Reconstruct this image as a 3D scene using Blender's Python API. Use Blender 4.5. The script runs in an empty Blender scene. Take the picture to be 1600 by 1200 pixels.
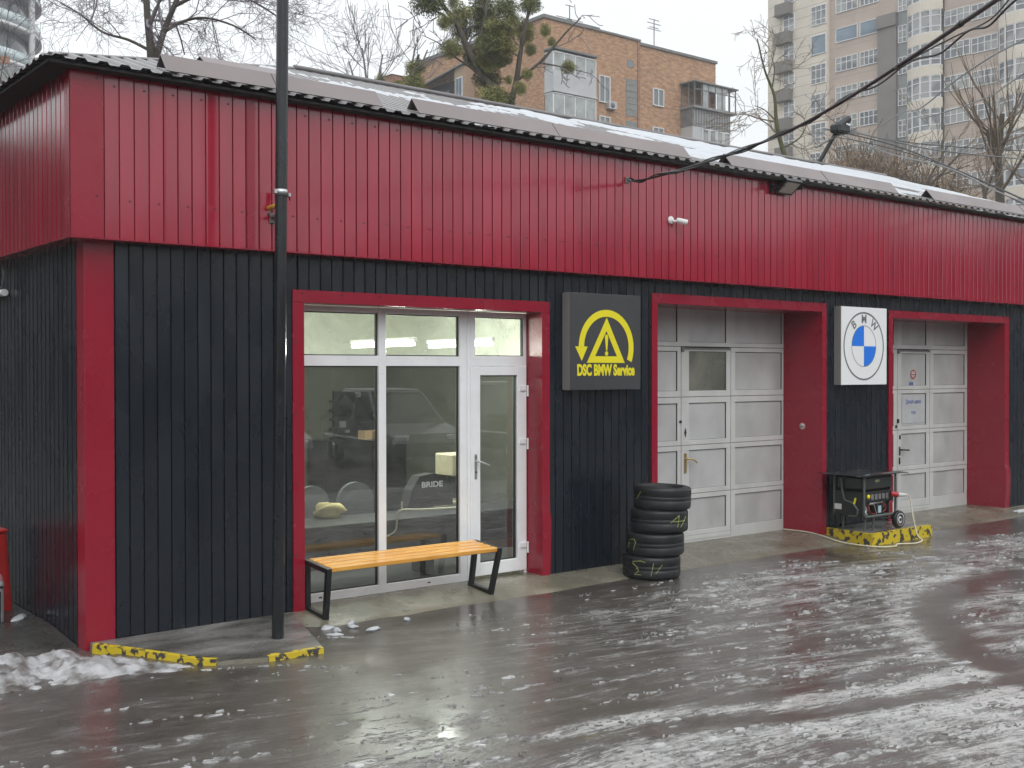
import bpy, math, random
import numpy as np
from mathutils import Vector, Matrix, noise as mnoise

SC = bpy.context.scene
COL = SC.collection
R = math.radians
random.seed(7)

# ------------------------------------------------------------------ camera
FPX, YAW, PITCH, ROLL = 1785.7, 0.673272, -0.0105874, -0.0013357
CAM = Vector((-2.861, -9.001, 2.10))
_fw = Vector((math.sin(YAW)*math.cos(PITCH), math.cos(YAW)*math.cos(PITCH), math.sin(PITCH)))
_r = Vector((math.cos(YAW), -math.sin(YAW), 0)); _u = _r.cross(_fw)
_r2 = _r*math.cos(ROLL)+_u*math.sin(ROLL); _u2 = -_r*math.sin(ROLL)+_u*math.cos(ROLL)
cd = bpy.data.cameras.new('camera'); cam = bpy.data.objects.new('camera', cd); COL.objects.link(cam)
cd.sensor_width = 36.0; cd.lens = FPX/1600*36.0; cd.clip_start = 0.05; cd.clip_end = 3000
M = Matrix((( _r2.x, _u2.x, -_fw.x, CAM.x), (_r2.y, _u2.y, -_fw.y, CAM.y), (_r2.z, _u2.z, -_fw.z, CAM.z), (0,0,0,1)))
cam.matrix_world = M
SC.camera = cam

# ------------------------------------------------------------------ world: overcast sky
w = bpy.data.worlds.new('World'); SC.world = w; w.use_nodes = True
nt = w.node_tree; nt.nodes.clear()
out = nt.nodes.new('ShaderNodeOutputWorld')
sky = nt.nodes.new('ShaderNodeTexSky'); sky.sky_type = 'NISHITA'; sky.sun_disc = False
sky.sun_elevation = R(38); sky.sun_rotation = R(200); sky.air_density = 2.0; sky.dust_density = 6.0
bg1 = nt.nodes.new('ShaderNodeBackground'); bg1.inputs['Strength'].default_value = 0.05
hs = nt.nodes.new('ShaderNodeHueSaturation'); hs.inputs['Saturation'].default_value = 0.25
nt.links.new(sky.outputs[0], hs.inputs['Color']); nt.links.new(hs.outputs[0], bg1.inputs['Color'])
tc = nt.nodes.new('ShaderNodeTexCoord'); sx = nt.nodes.new('ShaderNodeSeparateXYZ')
nt.links.new(tc.outputs['Generated'], sx.inputs[0])
mr = nt.nodes.new('ShaderNodeMapRange'); mr.inputs[1].default_value = 0.0; mr.inputs[2].default_value = 1.0
mr.inputs[3].default_value = 0.80; mr.inputs[4].default_value = 1.60
nt.links.new(sx.outputs['Z'], mr.inputs[0])
cn = nt.nodes.new('ShaderNodeTexNoise'); cn.inputs['Scale'].default_value = 2.2; cn.inputs['Detail'].default_value = 4
mpc = nt.nodes.new('ShaderNodeMapping'); mpc.inputs['Scale'].default_value = (1, 1, 2.5)
nt.links.new(tc.outputs['Generated'], mpc.inputs[0]); nt.links.new(mpc.outputs[0], cn.inputs['Vector'])
mr2 = nt.nodes.new('ShaderNodeMapRange'); mr2.inputs[1].default_value = 0.3; mr2.inputs[2].default_value = 0.7
mr2.inputs[3].default_value = 0.95; mr2.inputs[4].default_value = 1.04
nt.links.new(cn.outputs['Fac'], mr2.inputs[0])
mul = nt.nodes.new('ShaderNodeMath'); mul.operation = 'MULTIPLY'
nt.links.new(mr.outputs[0], mul.inputs[0]); nt.links.new(mr2.outputs[0], mul.inputs[1])
bg2 = nt.nodes.new('ShaderNodeBackground'); bg2.inputs['Color'].default_value = (0.94, 0.975, 1.0, 1)
nt.links.new(mul.outputs[0], bg2.inputs['Strength'])
mx = nt.nodes.new('ShaderNodeMixShader'); mx.inputs[0].default_value = 0.92
nt.links.new(bg1.outputs[0], mx.inputs[1]); nt.links.new(bg2.outputs[0], mx.inputs[2])
nt.links.new(mx.outputs[0], out.inputs['Surface'])

# ------------------------------------------------------------------ soft sun behind the cloud
sd = bpy.data.lights.new('sun', 'SUN'); sd.energy = 0.7; sd.angle = R(40); sd.color = (1.0, 0.97, 0.93)
sun = bpy.data.objects.new('sun', sd); COL.objects.link(sun)
sun.rotation_euler = (R(48), 0, R(-20))

# ------------------------------------------------------------------ exposure
SC.view_settings.view_transform = 'Standard'; SC.view_settings.look = 'None'
SC.view_settings.exposure = 0.34; SC.view_settings.gamma = 1.0; SC.view_settings.use_curve_mapping = False
SC.cycles.use_denoising = True
SC.cycles.max_bounces = 8; SC.cycles.transparent_max_bounces = 12
SC.cycles.caustics_reflective = False; SC.cycles.caustics_refractive = False
SC.cycles.sample_clamp_indirect = 6.0

# ------------------------------------------------------------------ measuring helpers (photo pixel + distance -> place)
def ray(u, v):
    return _fw + _r2*((u-800)/FPX) - _u2*((v-600)/FPX)
def at(u, v, d):            # point d metres in front of the camera
    return CAM + ray(u, v)*d
def onY(u, v, y):
    q = ray(u, v); return CAM + q*((y-CAM.y)/q.y)
def onX(u, v, x):
    q = ray(u, v); return CAM + q*((x-CAM.x)/q.x)
def onZ(u, v, z):
    q = ray(u, v); return CAM + q*((z-CAM.z)/q.z)

# ------------------------------------------------------------------ object helpers
def tag(o, label=None, cat=None, group=None, kind=None):
    if label: o['label'] = label
    if cat: o['category'] = cat
    if group: o['group'] = group
    if kind: o['kind'] = kind
    return o
def thing(name, label, cat, loc=(0,0,0), rz=0.0, group=None):
    o = bpy.data.objects.new(name, None); COL.objects.link(o); o.empty_display_size = 0.2
    o.location = loc; o.rotation_euler = (0, 0, rz)
    return tag(o, label, cat, group)
def link(name, me, parent=None, loc=None, rot=None):
    o = bpy.data.objects.new(name, me); COL.objects.link(o)
    if parent is not None: o.parent = parent
    if loc is not None: o.location = loc
    if rot is not None: o.rotation_euler = rot
    return o
def copy_tree(o, parent=None):
    c = o.copy(); COL.objects.link(c)
    if parent is not None: c.parent = parent
    for ch in list(o.children): copy_tree(ch, c)
    return c

class MB:
    """collects faces, links them as one mesh object"""
    def __init__(s): s.v = []; s.f = []; s.mi = []; s.m = 0; s.sm = []; s.smooth = False
    def add(s, vs, fs):
        n = len(s.v); s.v += [tuple(q) for q in vs]
        for f in fs: s.f.append([i+n for i in f]); s.mi.append(s.m); s.sm.append(s.smooth)
        return s
    def box(s, a, b, bev=0.0):
        x0, y0, z0 = [min(p, q) for p, q in zip(a, b)]; x1, y1, z1 = [max(p, q) for p, q in zip(a, b)]
        if bev <= 0:
            return s.add([(x0,y0,z0),(x1,y0,z0),(x1,y1,z0),(x0,y1,z0),(x0,y0,z1),(x1,y0,z1),(x1,y1,z1),(x0,y1,z1)],
                  [(0,3,2,1),(4,5,6,7),(0,1,5,4),(1,2,6,5),(2,3,7,6),(3,0,4,7)])
        e = min(bev, (x1-x0)/2.01, (y1-y0)/2.01, (z1-z0)/2.01)
        vs = []
        for X, sxn in ((x0,1),(x1,-1)):
            for Y, syn in ((y0,1),(y1,-1)):
                for Z, szn in ((z0,1),(z1,-1)):
                    vs += [(X, Y+syn*e, Z+szn*e), (X+sxn*e, Y, Z+szn*e), (X+sxn*e, Y+syn*e, Z)]
        def I(i, j, k, c): return ((i*2+j)*2+k)*3+c
        fs = []
        fs += [(I(0,0,0,0),I(0,0,1,0),I(0,1,1,0),I(0,1,0,0)), (I(1,0,0,0),I(1,1,0,0),I(1,1,1,0),I(1,0,1,0))]
        fs += [(I(0,0,0,1),I(1,0,0,1),I(1,0,1,1),I(0,0,1,1)), (I(0,1,0,1),I(0,1,1,1),I(1,1,1,1),I(1,1,0,1))]
        fs += [(I(0,0,0,2),I(0,1,0,2),I(1,1,0,2),I(1,0,0,2)), (I(0,0,1,2),I(1,0,1,2),I(1,1,1,2),I(0,1,1,2))]
        for k in (0,1):
            for j in (0,1): fs.append((I(0,j,k,1),I(1,j,k,1),I(1,j,k,2),I(0,j,k,2)))
            for i in (0,1): fs.append((I(i,0,k,0),I(i,1,k,0),I(i,1,k,2),I(i,0,k,2)))
        for j in (0,1):
            for i in (0,1): fs.append((I(i,j,0,0),I(i,j,1,0),I(i,j,1,1),I(i,j,0,1)))
        for i in (0,1):
            for j in (0,1):
                for k in (0,1): fs.append((I(i,j,k,0),I(i,j,k,1),I(i,j,k,2)))
        return s.add(vs, fs)
    def tube(s, pts, rad, n=8, caps=True):
        pts = [Vector(p) for p in pts]
        rad = rad if isinstance(rad, (list, tuple)) else [rad]*len(pts)
        vs = []; fs = []; prev = None
        for i, p in enumerate(pts):
            t = (pts[min(i+1, len(pts)-1)]-pts[max(i-1, 0)])
            if t.length < 1e-9: t = Vector((0,0,1))
            t.normalize()
            if prev is None:
                a = Vector((0,0,1)) if abs(t.z) < 0.9 else Vector((1,0,0)); nrm = a.cross(t).normalized()
            else:
                nrm = (prev - t*prev.dot(t)); nrm = nrm.normalized() if nrm.length > 1e-6 else t.orthogonal().normalized()
            prev = nrm; bn = t.cross(nrm)
            for k in range(n):
                a = 2*math.pi*k/n; vs.append(p+(nrm*math.cos(a)+bn*math.sin(a))*rad[i])
        for i in range(len(pts)-1):
            for k in range(n): fs.append((i*n+k, i*n+(k+1) % n, (i+1)*n+(k+1) % n, (i+1)*n+k))
        sm = s.smooth; s.smooth = True; s.add(vs, fs)
        if caps:
            s.smooth = False; m = len(pts)-1
            s.add(vs[:n], [tuple(reversed(range(n)))]); s.add(vs[m*n:], [tuple(range(n))])
        s.smooth = sm
        return s
    def cyl(s, a, b, r, n=16, r2=None): return s.tube([a, b], [r, r if r2 is None else r2], n)
    def lathe(s, prof, n=32, origin=(0,0,0), axis='Z', close=False):
        vs = []; fs = []; o = Vector(origin); m = len(prof)
        for k in range(n):
            a = 2*math.pi*k/n; c, q = math.cos(a), math.sin(a)
            for (r, h) in prof:
                if axis == 'Z': p = (r*c, r*q, h)
                elif axis == 'Y': p = (r*c, h, r*q)
                else: p = (h, r*c, r*q)
                vs.append(o+Vector(p))
        for k in range(n):
            for i in range(m if close else m-1):
                j = (i+1) % m; fs.append((k*m+i, ((k+1) % n)*m+i, ((k+1) % n)*m+j, k*m+j))
        sm = s.smooth; s.smooth = True; s.add(vs, fs); s.smooth = sm
        return s
    def prism(s, poly, a, b, plane='XZ'):
        """extrude polygon (list of 2D points) between the two values of the third axis"""
        def P(p, q):
            return {'XZ': (p[0], q, p[1]), 'XY': (p[0], p[1], q), 'YZ': (q, p[0], p[1])}[plane]
        n = len(poly); vs = [P(p, a) for p in poly]+[P(p, b) for p in poly]
        fs = [tuple(range(n)), tuple(reversed(range(n, 2*n)))]
        fs += [(i, i+n, (i+1) % n+n, (i+1) % n) for i in range(n)]
        return s.add(vs, fs)
    def mesh(s, name, mats):
        me = bpy.data.meshes.new(name); me.from_pydata(s.v, [], s.f)
        mats = mats if isinstance(mats, (list, tuple)) else [mats]
        for m in mats: me.materials.append(m)
        me.polygons.foreach_set('material_index', s.mi); me.polygons.foreach_set('use_smooth', s.sm)
        me.validate(); me.update()
        return me
    def build(s, name, mats, parent=None, loc=None, rot=None, fix=True):
        me = s.mesh(name, mats)
        if fix:
            import bmesh
            bm = bmesh.new(); bm.from_mesh(me); bmesh.ops.recalc_face_normals(bm, faces=bm.faces[:]); bm.to_mesh(me); bm.free()
        return link(name, me, parent, loc, rot)

# ------------------------------------------------------------------ materials
def _lin(c): return c
def mat(name, col, rough=0.5, metal=0.0, spec=0.5, var=0.0, vscale=3.0, bump=0.0, bscale=40.0, rvar=0.0,
        stretch=(1,1,1), coat=0.0, col2=None, thr=None, emit=0.0, detail=5.0, objvar=0.0):
    m = bpy.data.materials.new(name); m.use_nodes = True; t = m.node_tree; b = t.nodes['Principled BSDF']
    b.inputs['Base Color'].default_value = (*col, 1); b.inputs['Roughness'].default_value = rough
    b.inputs['Metallic'].default_value = metal; b.inputs['Specular IOR Level'].default_value = spec
    b.inputs['Coat Weight'].default_value = coat; b.inputs['Coat IOR'].default_value = 1.52; b.inputs['Coat Roughness'].default_value = 0.12
    if emit: b.inputs['Emission Color'].default_value = (*col, 1); b.inputs['Emission Strength'].default_value = emit
    tcn = t.nodes.new('ShaderNodeTexCoord'); mp = t.nodes.new('ShaderNodeMapping'); mp.inputs['Scale'].default_value = stretch
    t.links.new(tcn.outputs['Object'], mp.inputs[0])
    if objvar:
        oi = t.nodes.new('ShaderNodeObjectInfo'); cm = t.nodes.new('ShaderNodeCombineXYZ'); ml = t.nodes.new('ShaderNodeMath')
        ml.operation = 'MULTIPLY'; ml.inputs[1].default_value = 37.0
        t.links.new(oi.outputs['Random'], ml.inputs[0]); t.links.new(ml.outputs[0], cm.inputs[0]); t.links.new(ml.outputs[0], cm.inputs[1])
        t.links.new(cm.outputs[0], mp.inputs['Location'])
    n = None
    def noise(sc, det=5.0):
        q = t.nodes.new('ShaderNodeTexNoise'); q.inputs['Scale'].default_value = sc; q.inputs['Detail'].default_value = det
        t.links.new(mp.outputs[0], q.inputs['Vector']); return q
    if var or col2:
        n = noise(vscale, detail); mr = t.nodes.new('ShaderNodeMapRange')
        lo, hi = thr if thr else (0.3, 0.7)
        mr.inputs[1].default_value = lo; mr.inputs[2].default_value = hi
        t.links.new(n.outputs['Fac'], mr.inputs[0])
        mx = t.nodes.new('ShaderNodeMix'); mx.data_type = 'RGBA'
        c2 = col2 if col2 else tuple(min(1, c*(1+var)) for c in col); c1 = col if col2 else tuple(c*(1-var) for c in col)
        mx.inputs[6].default_value = (*c1, 1); mx.inputs[7].default_value = (*c2, 1)
        t.links.new(mr.outputs[0], mx.inputs[0]); t.links.new(mx.outputs[2], b.inputs['Base Color'])
    if rvar:
        n2 = noise(vscale*1.7, 4.0); mr = t.nodes.new('ShaderNodeMapRange')
        mr.inputs[1].default_value = 0.3; mr.inputs[2].default_value = 0.7
        mr.inputs[3].default_value = max(0.02, rough-rvar); mr.inputs[4].default_value = min(1, rough+rvar)
        t.links.new(n2.outputs['Fac'], mr.inputs[0]); t.links.new(mr.outputs[0], b.inputs['Roughness'])
    if bump:
        n3 = noise(bscale, 4.0); bp = t.nodes.new('ShaderNodeBump'); bp.inputs['Strength'].default_value = bump
        bp.inputs['Distance'].default_value = 0.01
        t.links.new(n3.outputs['Fac'], bp.inputs['Height']); t.links.new(bp.outputs[0], b.inputs['Normal'])
    return m
def emis(name, col, s):
    m = bpy.data.materials.new(name); m.use_nodes = True; t = m.node_tree; t.nodes.clear()
    o = t.nodes.new('ShaderNodeOutputMaterial'); e = t.nodes.new('ShaderNodeEmission')
    e.inputs[0].default_value = (*col, 1); e.inputs[1].default_value = s; t.links.new(e.outputs[0], o.inputs[0]); return m
def glassmat(name, tint=(0.8,0.85,0.82), dust=0.05, ior=1.5, dcol=(0.5,0.5,0.45), rough=0.0, gain=1.0, vscale=3.0):
    """thin pane: see-through, Fresnel mirror, a film of dust"""
    m = bpy.data.materials.new(name); m.use_nodes = True; t = m.node_tree; t.nodes.clear()
    o = t.nodes.new('ShaderNodeOutputMaterial')
    tr = t.nodes.new('ShaderNodeBsdfTransparent'); tr.inputs[0].default_value = (*tint, 1)
    gl = t.nodes.new('ShaderNodeBsdfGlossy'); gl.inputs['Roughness'].default_value = rough; gl.inputs[0].default_value = (1,1,1,1)
    df = t.nodes.new('ShaderNodeBsdfDiffuse'); df.inputs[0].default_value = (*dcol, 1)
    fr = t.nodes.new('ShaderNodeFresnel'); fr.inputs[0].default_value = ior
    g = t.nodes.new('ShaderNodeMath'); g.operation = 'MULTIPLY'; g.inputs[1].default_value = gain; g.use_clamp = True
    t.links.new(fr.outputs[0], g.inputs[0])
    m1 = t.nodes.new('ShaderNodeMixShader'); m2 = t.nodes.new('ShaderNodeMixShader')
    tcn = t.nodes.new('ShaderNodeTexCoord'); n = t.nodes.new('ShaderNodeTexNoise'); n.inputs['Scale'].default_value = vscale
    n.inputs['Detail'].default_value = 8; n.inputs['Roughness'].default_value = 0.65; n.inputs['Distortion'].default_value = 1.0
    t.links.new(tcn.outputs['Object'], n.inputs['Vector'])
    mr = t.nodes.new('ShaderNodeMapRange'); mr.inputs[1].default_value = 0.35; mr.inputs[2].default_value = 0.75
    mr.inputs[3].default_value = dust*0.3; mr.inputs[4].default_value = dust*1.8
    t.links.new(n.outputs['Fac'], mr.inputs[0])
    t.links.new(mr.outputs[0], m1.inputs[0]); t.links.new(tr.outputs[0], m1.inputs[1]); t.links.new(df.outputs[0], m1.inputs[2])
    t.links.new(g.outputs[0], m2.inputs[0]); t.links.new(m1.outputs[0], m2.inputs[1]); t.links.new(gl.outputs[0], m2.inputs[2])
    t.links.new(m2.outputs[0], o.inputs[0]); return m

m_red = mat('red_coated_steel', (0.325,0.007,0.030), 0.18, spec=0.6, var=0.16, vscale=1.0, rvar=0.06, bump=0.008, bscale=5, objvar=1, coat=0.75, stretch=(5,5,0.6))
m_redtrim = mat('red_trim_steel', (0.28,0.006,0.025), 0.26, spec=0.5, var=0.07, vscale=1.2, rvar=0.06, bump=0.008, bscale=5, objvar=1, coat=0.15)
m_wall = mat('anthracite_coated_steel', (0.0065,0.0102,0.0172), 0.28, spec=0.6, var=0.12, vscale=1.6, rvar=0.09, bump=0.022, bscale=70, stretch=(1,1,0.45), objvar=1)
m_core = mat('dark_backing', (0.02,0.02,0.022), 0.8)
m_screw = mat('screw_head', (0.03,0.01,0.012), 0.5)
m_roof = mat('roof_sheet', (0.14,0.13,0.13), 0.32, spec=0.6, var=0.2, vscale=3)
m_guard = mat('taupe_flashing', (0.20,0.165,0.165), 0.38, spec=0.5, var=0.10, vscale=1.0, rvar=0.06)
m_snow = mat('snow', (0.50,0.52,0.55), 0.6, spec=0.3, var=0.06, vscale=6, bump=0.5, bscale=30)
m_slush = mat('dirty_snow', (0.10,0.088,0.080), 0.35, spec=0.4, col2=(0.42,0.42,0.43), vscale=6.5, thr=(0.34,0.58), bump=0.8, bscale=26)
m_pvc = mat('white_pvc', (0.84,0.86,0.88), 0.32, var=0.05, vscale=4, rvar=0.05)
m_gasket = mat('rubber_gasket', (0.012,0.012,0.013), 0.6)
m_gdoor = mat('grey_sectional_frame', (0.56,0.565,0.555), 0.42, var=0.10, vscale=3.0, rvar=0.08, stretch=(1,1,0.5))
m_gpanel = mat('grey_sectional_panel', (0.40,0.405,0.40), 0.45, col2=(0.52,0.525,0.525), vscale=2.6, thr=(0.35,0.68), rvar=0.1, objvar=1, stretch=(1,1,0.7))
m_gdark = mat('door_seam', (0.03,0.03,0.03), 0.7)
m_black = mat('black_powder_coat', (0.012,0.013,0.015), 0.38, spec=0.5, var=0.2, vscale=8)
m_blackrub = mat('tyre_rubber', (0.014,0.015,0.017), 0.45, spec=0.45, var=0.3, vscale=9, rvar=0.15, bump=0.15, bscale=60)
m_pole = mat('black_pipe_paint', (0.012,0.014,0.017), 0.22, spec=0.55, var=0.2, vscale=5, rvar=0.08, bump=0.08, bscale=20)
m_steel = mat('galvanised_steel', (0.55,0.56,0.57), 0.3, metal=0.9)
m_white = mat('white_plastic', (0.78,0.79,0.80), 0.35)
m_yellowpipe = mat('yellow_gas_pipe', (0.52,0.30,0.04), 0.4, var=0.2, vscale=20)
m_cable = mat('black_cable', (0.018,0.018,0.019), 0.45)
m_cablew = mat('cream_flex', (0.70,0.66,0.52), 0.45)
m_brass = mat('brass', (0.62,0.45,0.16), 0.28, metal=0.9)
m_yellow = mat('kerb_paint', (0.56,0.42,0.02), 0.42, col2=(0.05,0.045,0.04), vscale=17.0, thr=(0.525,0.56), bump=0.5, bscale=20, rvar=0.1, detail=9)
m_conc = mat('wet_concrete', (0.105,0.098,0.07), 0.30, col2=(0.24,0.22,0.175), vscale=2.0, thr=(0.3,0.72), bump=0.5, bscale=45, rvar=0.14, detail=9)
m_concpad = mat('wet_concrete_pad', (0.07,0.065,0.055), 0.28, col2=(0.24,0.23,0.22), vscale=2.4, thr=(0.40,0.66), bump=0.5, bscale=45, rvar=0.14, detail=9, stretch=(0.6,1.3,1))
m_signb = mat('graphite_sign_face', (0.045,0.046,0.05), 0.45, var=0.1, vscale=3)
m_signside = mat('sign_edge_grey', (0.24,0.23,0.23), 0.45)
m_signw = mat('white_sign_face', (0.84,0.85,0.86), 0.3)
m_yel = mat('yellow_vinyl', (0.82,0.72,0.015), 0.4)
m_blue = mat('blue_vinyl', (0.015,0.19,0.78), 0.35)
m_greyv = mat('grey_vinyl', (0.16,0.165,0.17), 0.4)
m_lens = mat('flood_lens', (0.42,0.42,0.38), 0.25)
m_redpl = mat('red_plastic', (0.42,0.012,0.02), 0.35)
m_chrome = mat('chrome', (0.75,0.75,0.76), 0.15, metal=1.0)
m_dgreen = mat('dark_green_tank', (0.022,0.026,0.024), 0.35)
m_frameg = mat('grey_green_tube', (0.09,0.105,0.095), 0.32, spec=0.5)
m_label = mat('pale_sticker', (0.6,0.6,0.58), 0.5)
m_chalk = mat('yellow_chalk', (0.46,0.50,0.16), 0.8)
m_stickr = mat('sticker_red', (0.5,0.05,0.05), 0.5)
m_stickb = mat('sticker_blue', (0.10,0.14,0.36), 0.5)
m_glass = glassmat('shop_glass', (0.80,0.84,0.80), 0.085, 1.5, (0.45,0.47,0.43), gain=3.0)
m_glasst = glassmat('transom_glass', (0.90,0.94,0.88), 0.26, 1.5, (0.72,0.76,0.62), gain=1.4, vscale=2.2)
m_frost = glassmat('frosted_wicket_glass', (0.70,0.70,0.60), 0.30, 1.5, (0.50,0.50,0.43), gain=1.3, vscale=0.6)

# pine slats: grain along X
def woodmat():
    m = bpy.data.materials.new('varnished_pine'); m.use_nodes = True; t = m.node_tree; b = t.nodes['Principled BSDF']
    tcn = t.nodes.new('ShaderNodeTexCoord'); mp = t.nodes.new('ShaderNodeMapping'); mp.inputs['Scale'].default_value = (1.2,16,16)
    oi = t.nodes.new('ShaderNodeObjectInfo'); ml = t.nodes.new('ShaderNodeMath'); ml.operation = 'MULTIPLY'; ml.inputs[1].default_value = 53
    cb = t.nodes.new('ShaderNodeCombineXYZ'); t.links.new(oi.outputs['Random'], ml.inputs[0]); t.links.new(ml.outputs[0], cb.inputs[0]); t.links.new(ml.outputs[0], cb.inputs[1])
    t.links.new(tcn.outputs['Object'], mp.inputs[0]); t.links.new(cb.outputs[0], mp.inputs['Location'])
    n = t.nodes.new('ShaderNodeTexNoise'); n.inputs['Scale'].default_value = 2.0; n.inputs['Detail'].default_value = 6; n.inputs['Distortion'].default_value = 0.6
    t.links.new(mp.outputs[0], n.inputs['Vector'])
    cr = t.nodes.new('ShaderNodeValToRGB'); cr.color_ramp.elements[0].position = 0.3; cr.color_ramp.elements[0].color = (0.66,0.27,0.035,1)
    cr.color_ramp.elements[1].position = 0.65; cr.color_ramp.elements[1].color = (0.90,0.47,0.085,1)
    t.links.new(n.outputs['Fac'], cr.inputs[0])
    v = t.nodes.new('ShaderNodeTexVoronoi'); v.inputs['Scale'].default_value = 1.6
    mp2 = t.nodes.new('ShaderNodeMapping'); mp2.inputs['Scale'].default_value = (1.0,5,5); t.links.new(tcn.outputs['Object'], mp2.inputs[0]); t.links.new(cb.outputs[0], mp2.inputs['Location'])
    t.links.new(mp2.outputs[0], v.inputs['Vector'])
    mr = t.nodes.new('ShaderNodeMapRange'); mr.inputs[1].default_value = 0.03; mr.inputs[2].default_value = 0.09; t.links.new(v.outputs['Distance'], mr.inputs[0])
    mx = t.nodes.new('ShaderNodeMix'); mx.data_type = 'RGBA'; mx.inputs[6].default_value = (0.14,0.03,0.008,1)
    t.links.new(mr.outputs[0], mx.inputs[0]); t.links.new(cr.outputs[0], mx.inputs[7]); t.links.new(mx.outputs[2], b.inputs['Base Color'])
    b.inputs['Roughness'].default_value = 0.22; b.inputs['Coat Weight'].default_value = 0.4; b.inputs['Coat Roughness'].default_value = 0.1
    return m
m_pine = woodmat()

# ground: wet asphalt with ice (vertex attribute 'ice' says where ice lies)
def groundmat():
    m = bpy.data.materials.new('wet_asphalt_and_ice'); m.use_nodes = True; t = m.node_tree; b = t.nodes['Principled BSDF']
    L = t.links.new
    tcn = t.nodes.new('ShaderNodeTexCoord')
    def noise(sc, det, st=(1,1,1), rot=0.0, rough=0.5):
        mp = t.nodes.new('ShaderNodeMapping'); mp.inputs['Scale'].default_value = st; mp.inputs['Rotation'].default_value = (0,0,rot)
        L(tcn.outputs['Object'], mp.inputs[0]); q = t.nodes.new('ShaderNodeTexNoise'); q.inputs['Scale'].default_value = sc
        q.inputs['Detail'].default_value = det; q.inputs['Roughness'].default_value = rough; L(mp.outputs[0], q.inputs['Vector']); return q
    def rng(src, a, b_, c, d):
        q = t.nodes.new('ShaderNodeMapRange'); q.inputs[1].default_value = a; q.inputs[2].default_value = b_; q.inputs[3].default_value = c; q.inputs[4].default_value = d
        L(src, q.inputs[0]); return q.outputs[0]
    def math_(op, a, b_):
        q = t.nodes.new('ShaderNodeMath'); q.operation = op
        for i, x in enumerate((a, b_)):
            if isinstance(x, (int, float)): q.inputs[i].default_value = x
            else: L(x, q.inputs[i])
        return q.outputs[0]
    def mixc(f, a, b_):
        q = t.nodes.new('ShaderNodeMix'); q.data_type = 'RGBA'
        for s, x in ((6,a),(7,b_)):
            if isinstance(x, tuple): q.inputs[s].default_value = (*x, 1)
            else: L(x, q.inputs[s])
        L(f, q.inputs[0]); return q.outputs[2]
    at_ = t.nodes.new('ShaderNodeAttribute'); at_.attribute_name = 'ice'
    fl = t.nodes.new('ShaderNodeAttribute'); fl.attribute_name = 'flow'
    def fnoise(sc, det, st, rough=0.6):
        mp = t.nodes.new('ShaderNodeMapping'); mp.inputs['Scale'].default_value = st
        L(fl.outputs['Vector'], mp.inputs[0]); q = t.nodes.new('ShaderNodeTexNoise'); q.inputs['Scale'].default_value = sc
        q.inputs['Detail'].default_value = det; q.inputs['Roughness'].default_value = rough; q.inputs['Distortion'].default_value = 0.25; L(mp.outputs[0], q.inputs['Vector']); return q
    st1 = fnoise(1.0, 7, (1.3, 7.5, 1), 0.68); st2 = fnoise(1.0, 6, (4.0, 24.0, 1), 0.7)
    fine = noise(38, 7, (0.7,1.4,1), R(10), 0.8); blob = noise(3.2, 5, (1,1,1), 0, 0.6)
    def cen(q, k): return math_('MULTIPLY', math_('SUBTRACT', q.outputs['Fac'], 0.5), k)
    s = math_('ADD', at_.outputs['Fac'], cen(st1, 1.35))
    s = math_('ADD', s, cen(st2, 1.15)); s = math_('ADD', s, cen(fine, 0.95)); s = math_('ADD', s, cen(blob, 0.75))
    ice = rng(s, 0.545, 0.64, 0, 1)
    film = rng(s, 0.20, 0.6, 0, 1)
    agg = noise(170, 3, (1,1,1), 0, 0.7); big = noise(1.1, 5); mid = noise(7.0, 7, (1,1,1), 0, 0.7)
    asp = mixc(rng(agg.outputs['Fac'], 0.35, 0.68, 0, 1), (0.018,0.0145,0.0115), (0.120,0.100,0.081))
    asp = mixc(rng(mid.outputs['Fac'], 0.35, 0.7, 0, 0.65), asp, (0.034,0.027,0.021))
    asp = mixc(math_('MULTIPLY', film, 0.55), asp, (0.18,0.170,0.158))
    icec = mixc(rng(s, 0.55, 0.95, 0, 1), (0.15,0.145,0.138), (0.49,0.485,0.475))
    col = mixc(ice, asp, icec); L(col, b.inputs['Base Color'])
    ra = rng(big.outputs['Fac'], 0.35, 0.68, 0.25, 0.45)
    rr = t.nodes.new('ShaderNodeMix'); L(ice, rr.inputs[0]); L(ra, rr.inputs[2]); rr.inputs[3].default_value = 0.20
    L(rr.outputs[0], b.inputs['Roughness'])
    h = math_('ADD', math_('MULTIPLY', ice, 0.8), math_('MULTIPLY', agg.outputs['Fac'], rng(big.outputs['Fac'], 0.35, 0.65, 0.10, 0.45)))
    h = math_('ADD', h, math_('MULTIPLY', fine.outputs['Fac'], 0.8))
    h = math_('ADD', h, math_('MULTIPLY', mid.outputs['Fac'], 1.2))
    bp = t.nodes.new('ShaderNodeBump'); bp.inputs['Strength'].default_value = 0.7; bp.inputs['Distance'].default_value = 0.010
    L(h, bp.inputs['Height']); L(bp.outputs[0], b.inputs['Normal'])
    b.inputs['Specular IOR Level'].default_value = 0.4
    # standing water: a smooth film over the rough surface, broken where ice pokes out
    swell = noise(9.0, 4, (1,1,1), 0, 0.6)
    hw = math_('ADD', math_('MULTIPLY', swell.outputs['Fac'], 0.35), math_('MULTIPLY', agg.outputs['Fac'], rng(big.outputs['Fac'], 0.38, 0.60, 0.03, 0.20)))
    hw = math_('ADD', hw, math_('MULTIPLY', ice, 0.5))
    bw = t.nodes.new('ShaderNodeBump'); bw.inputs['Strength'].default_value = 0.55; bw.inputs['Distance'].default_value = 0.010
    L(hw, bw.inputs['Height']); L(bw.outputs[0], b.inputs['Coat Normal'])
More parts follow.
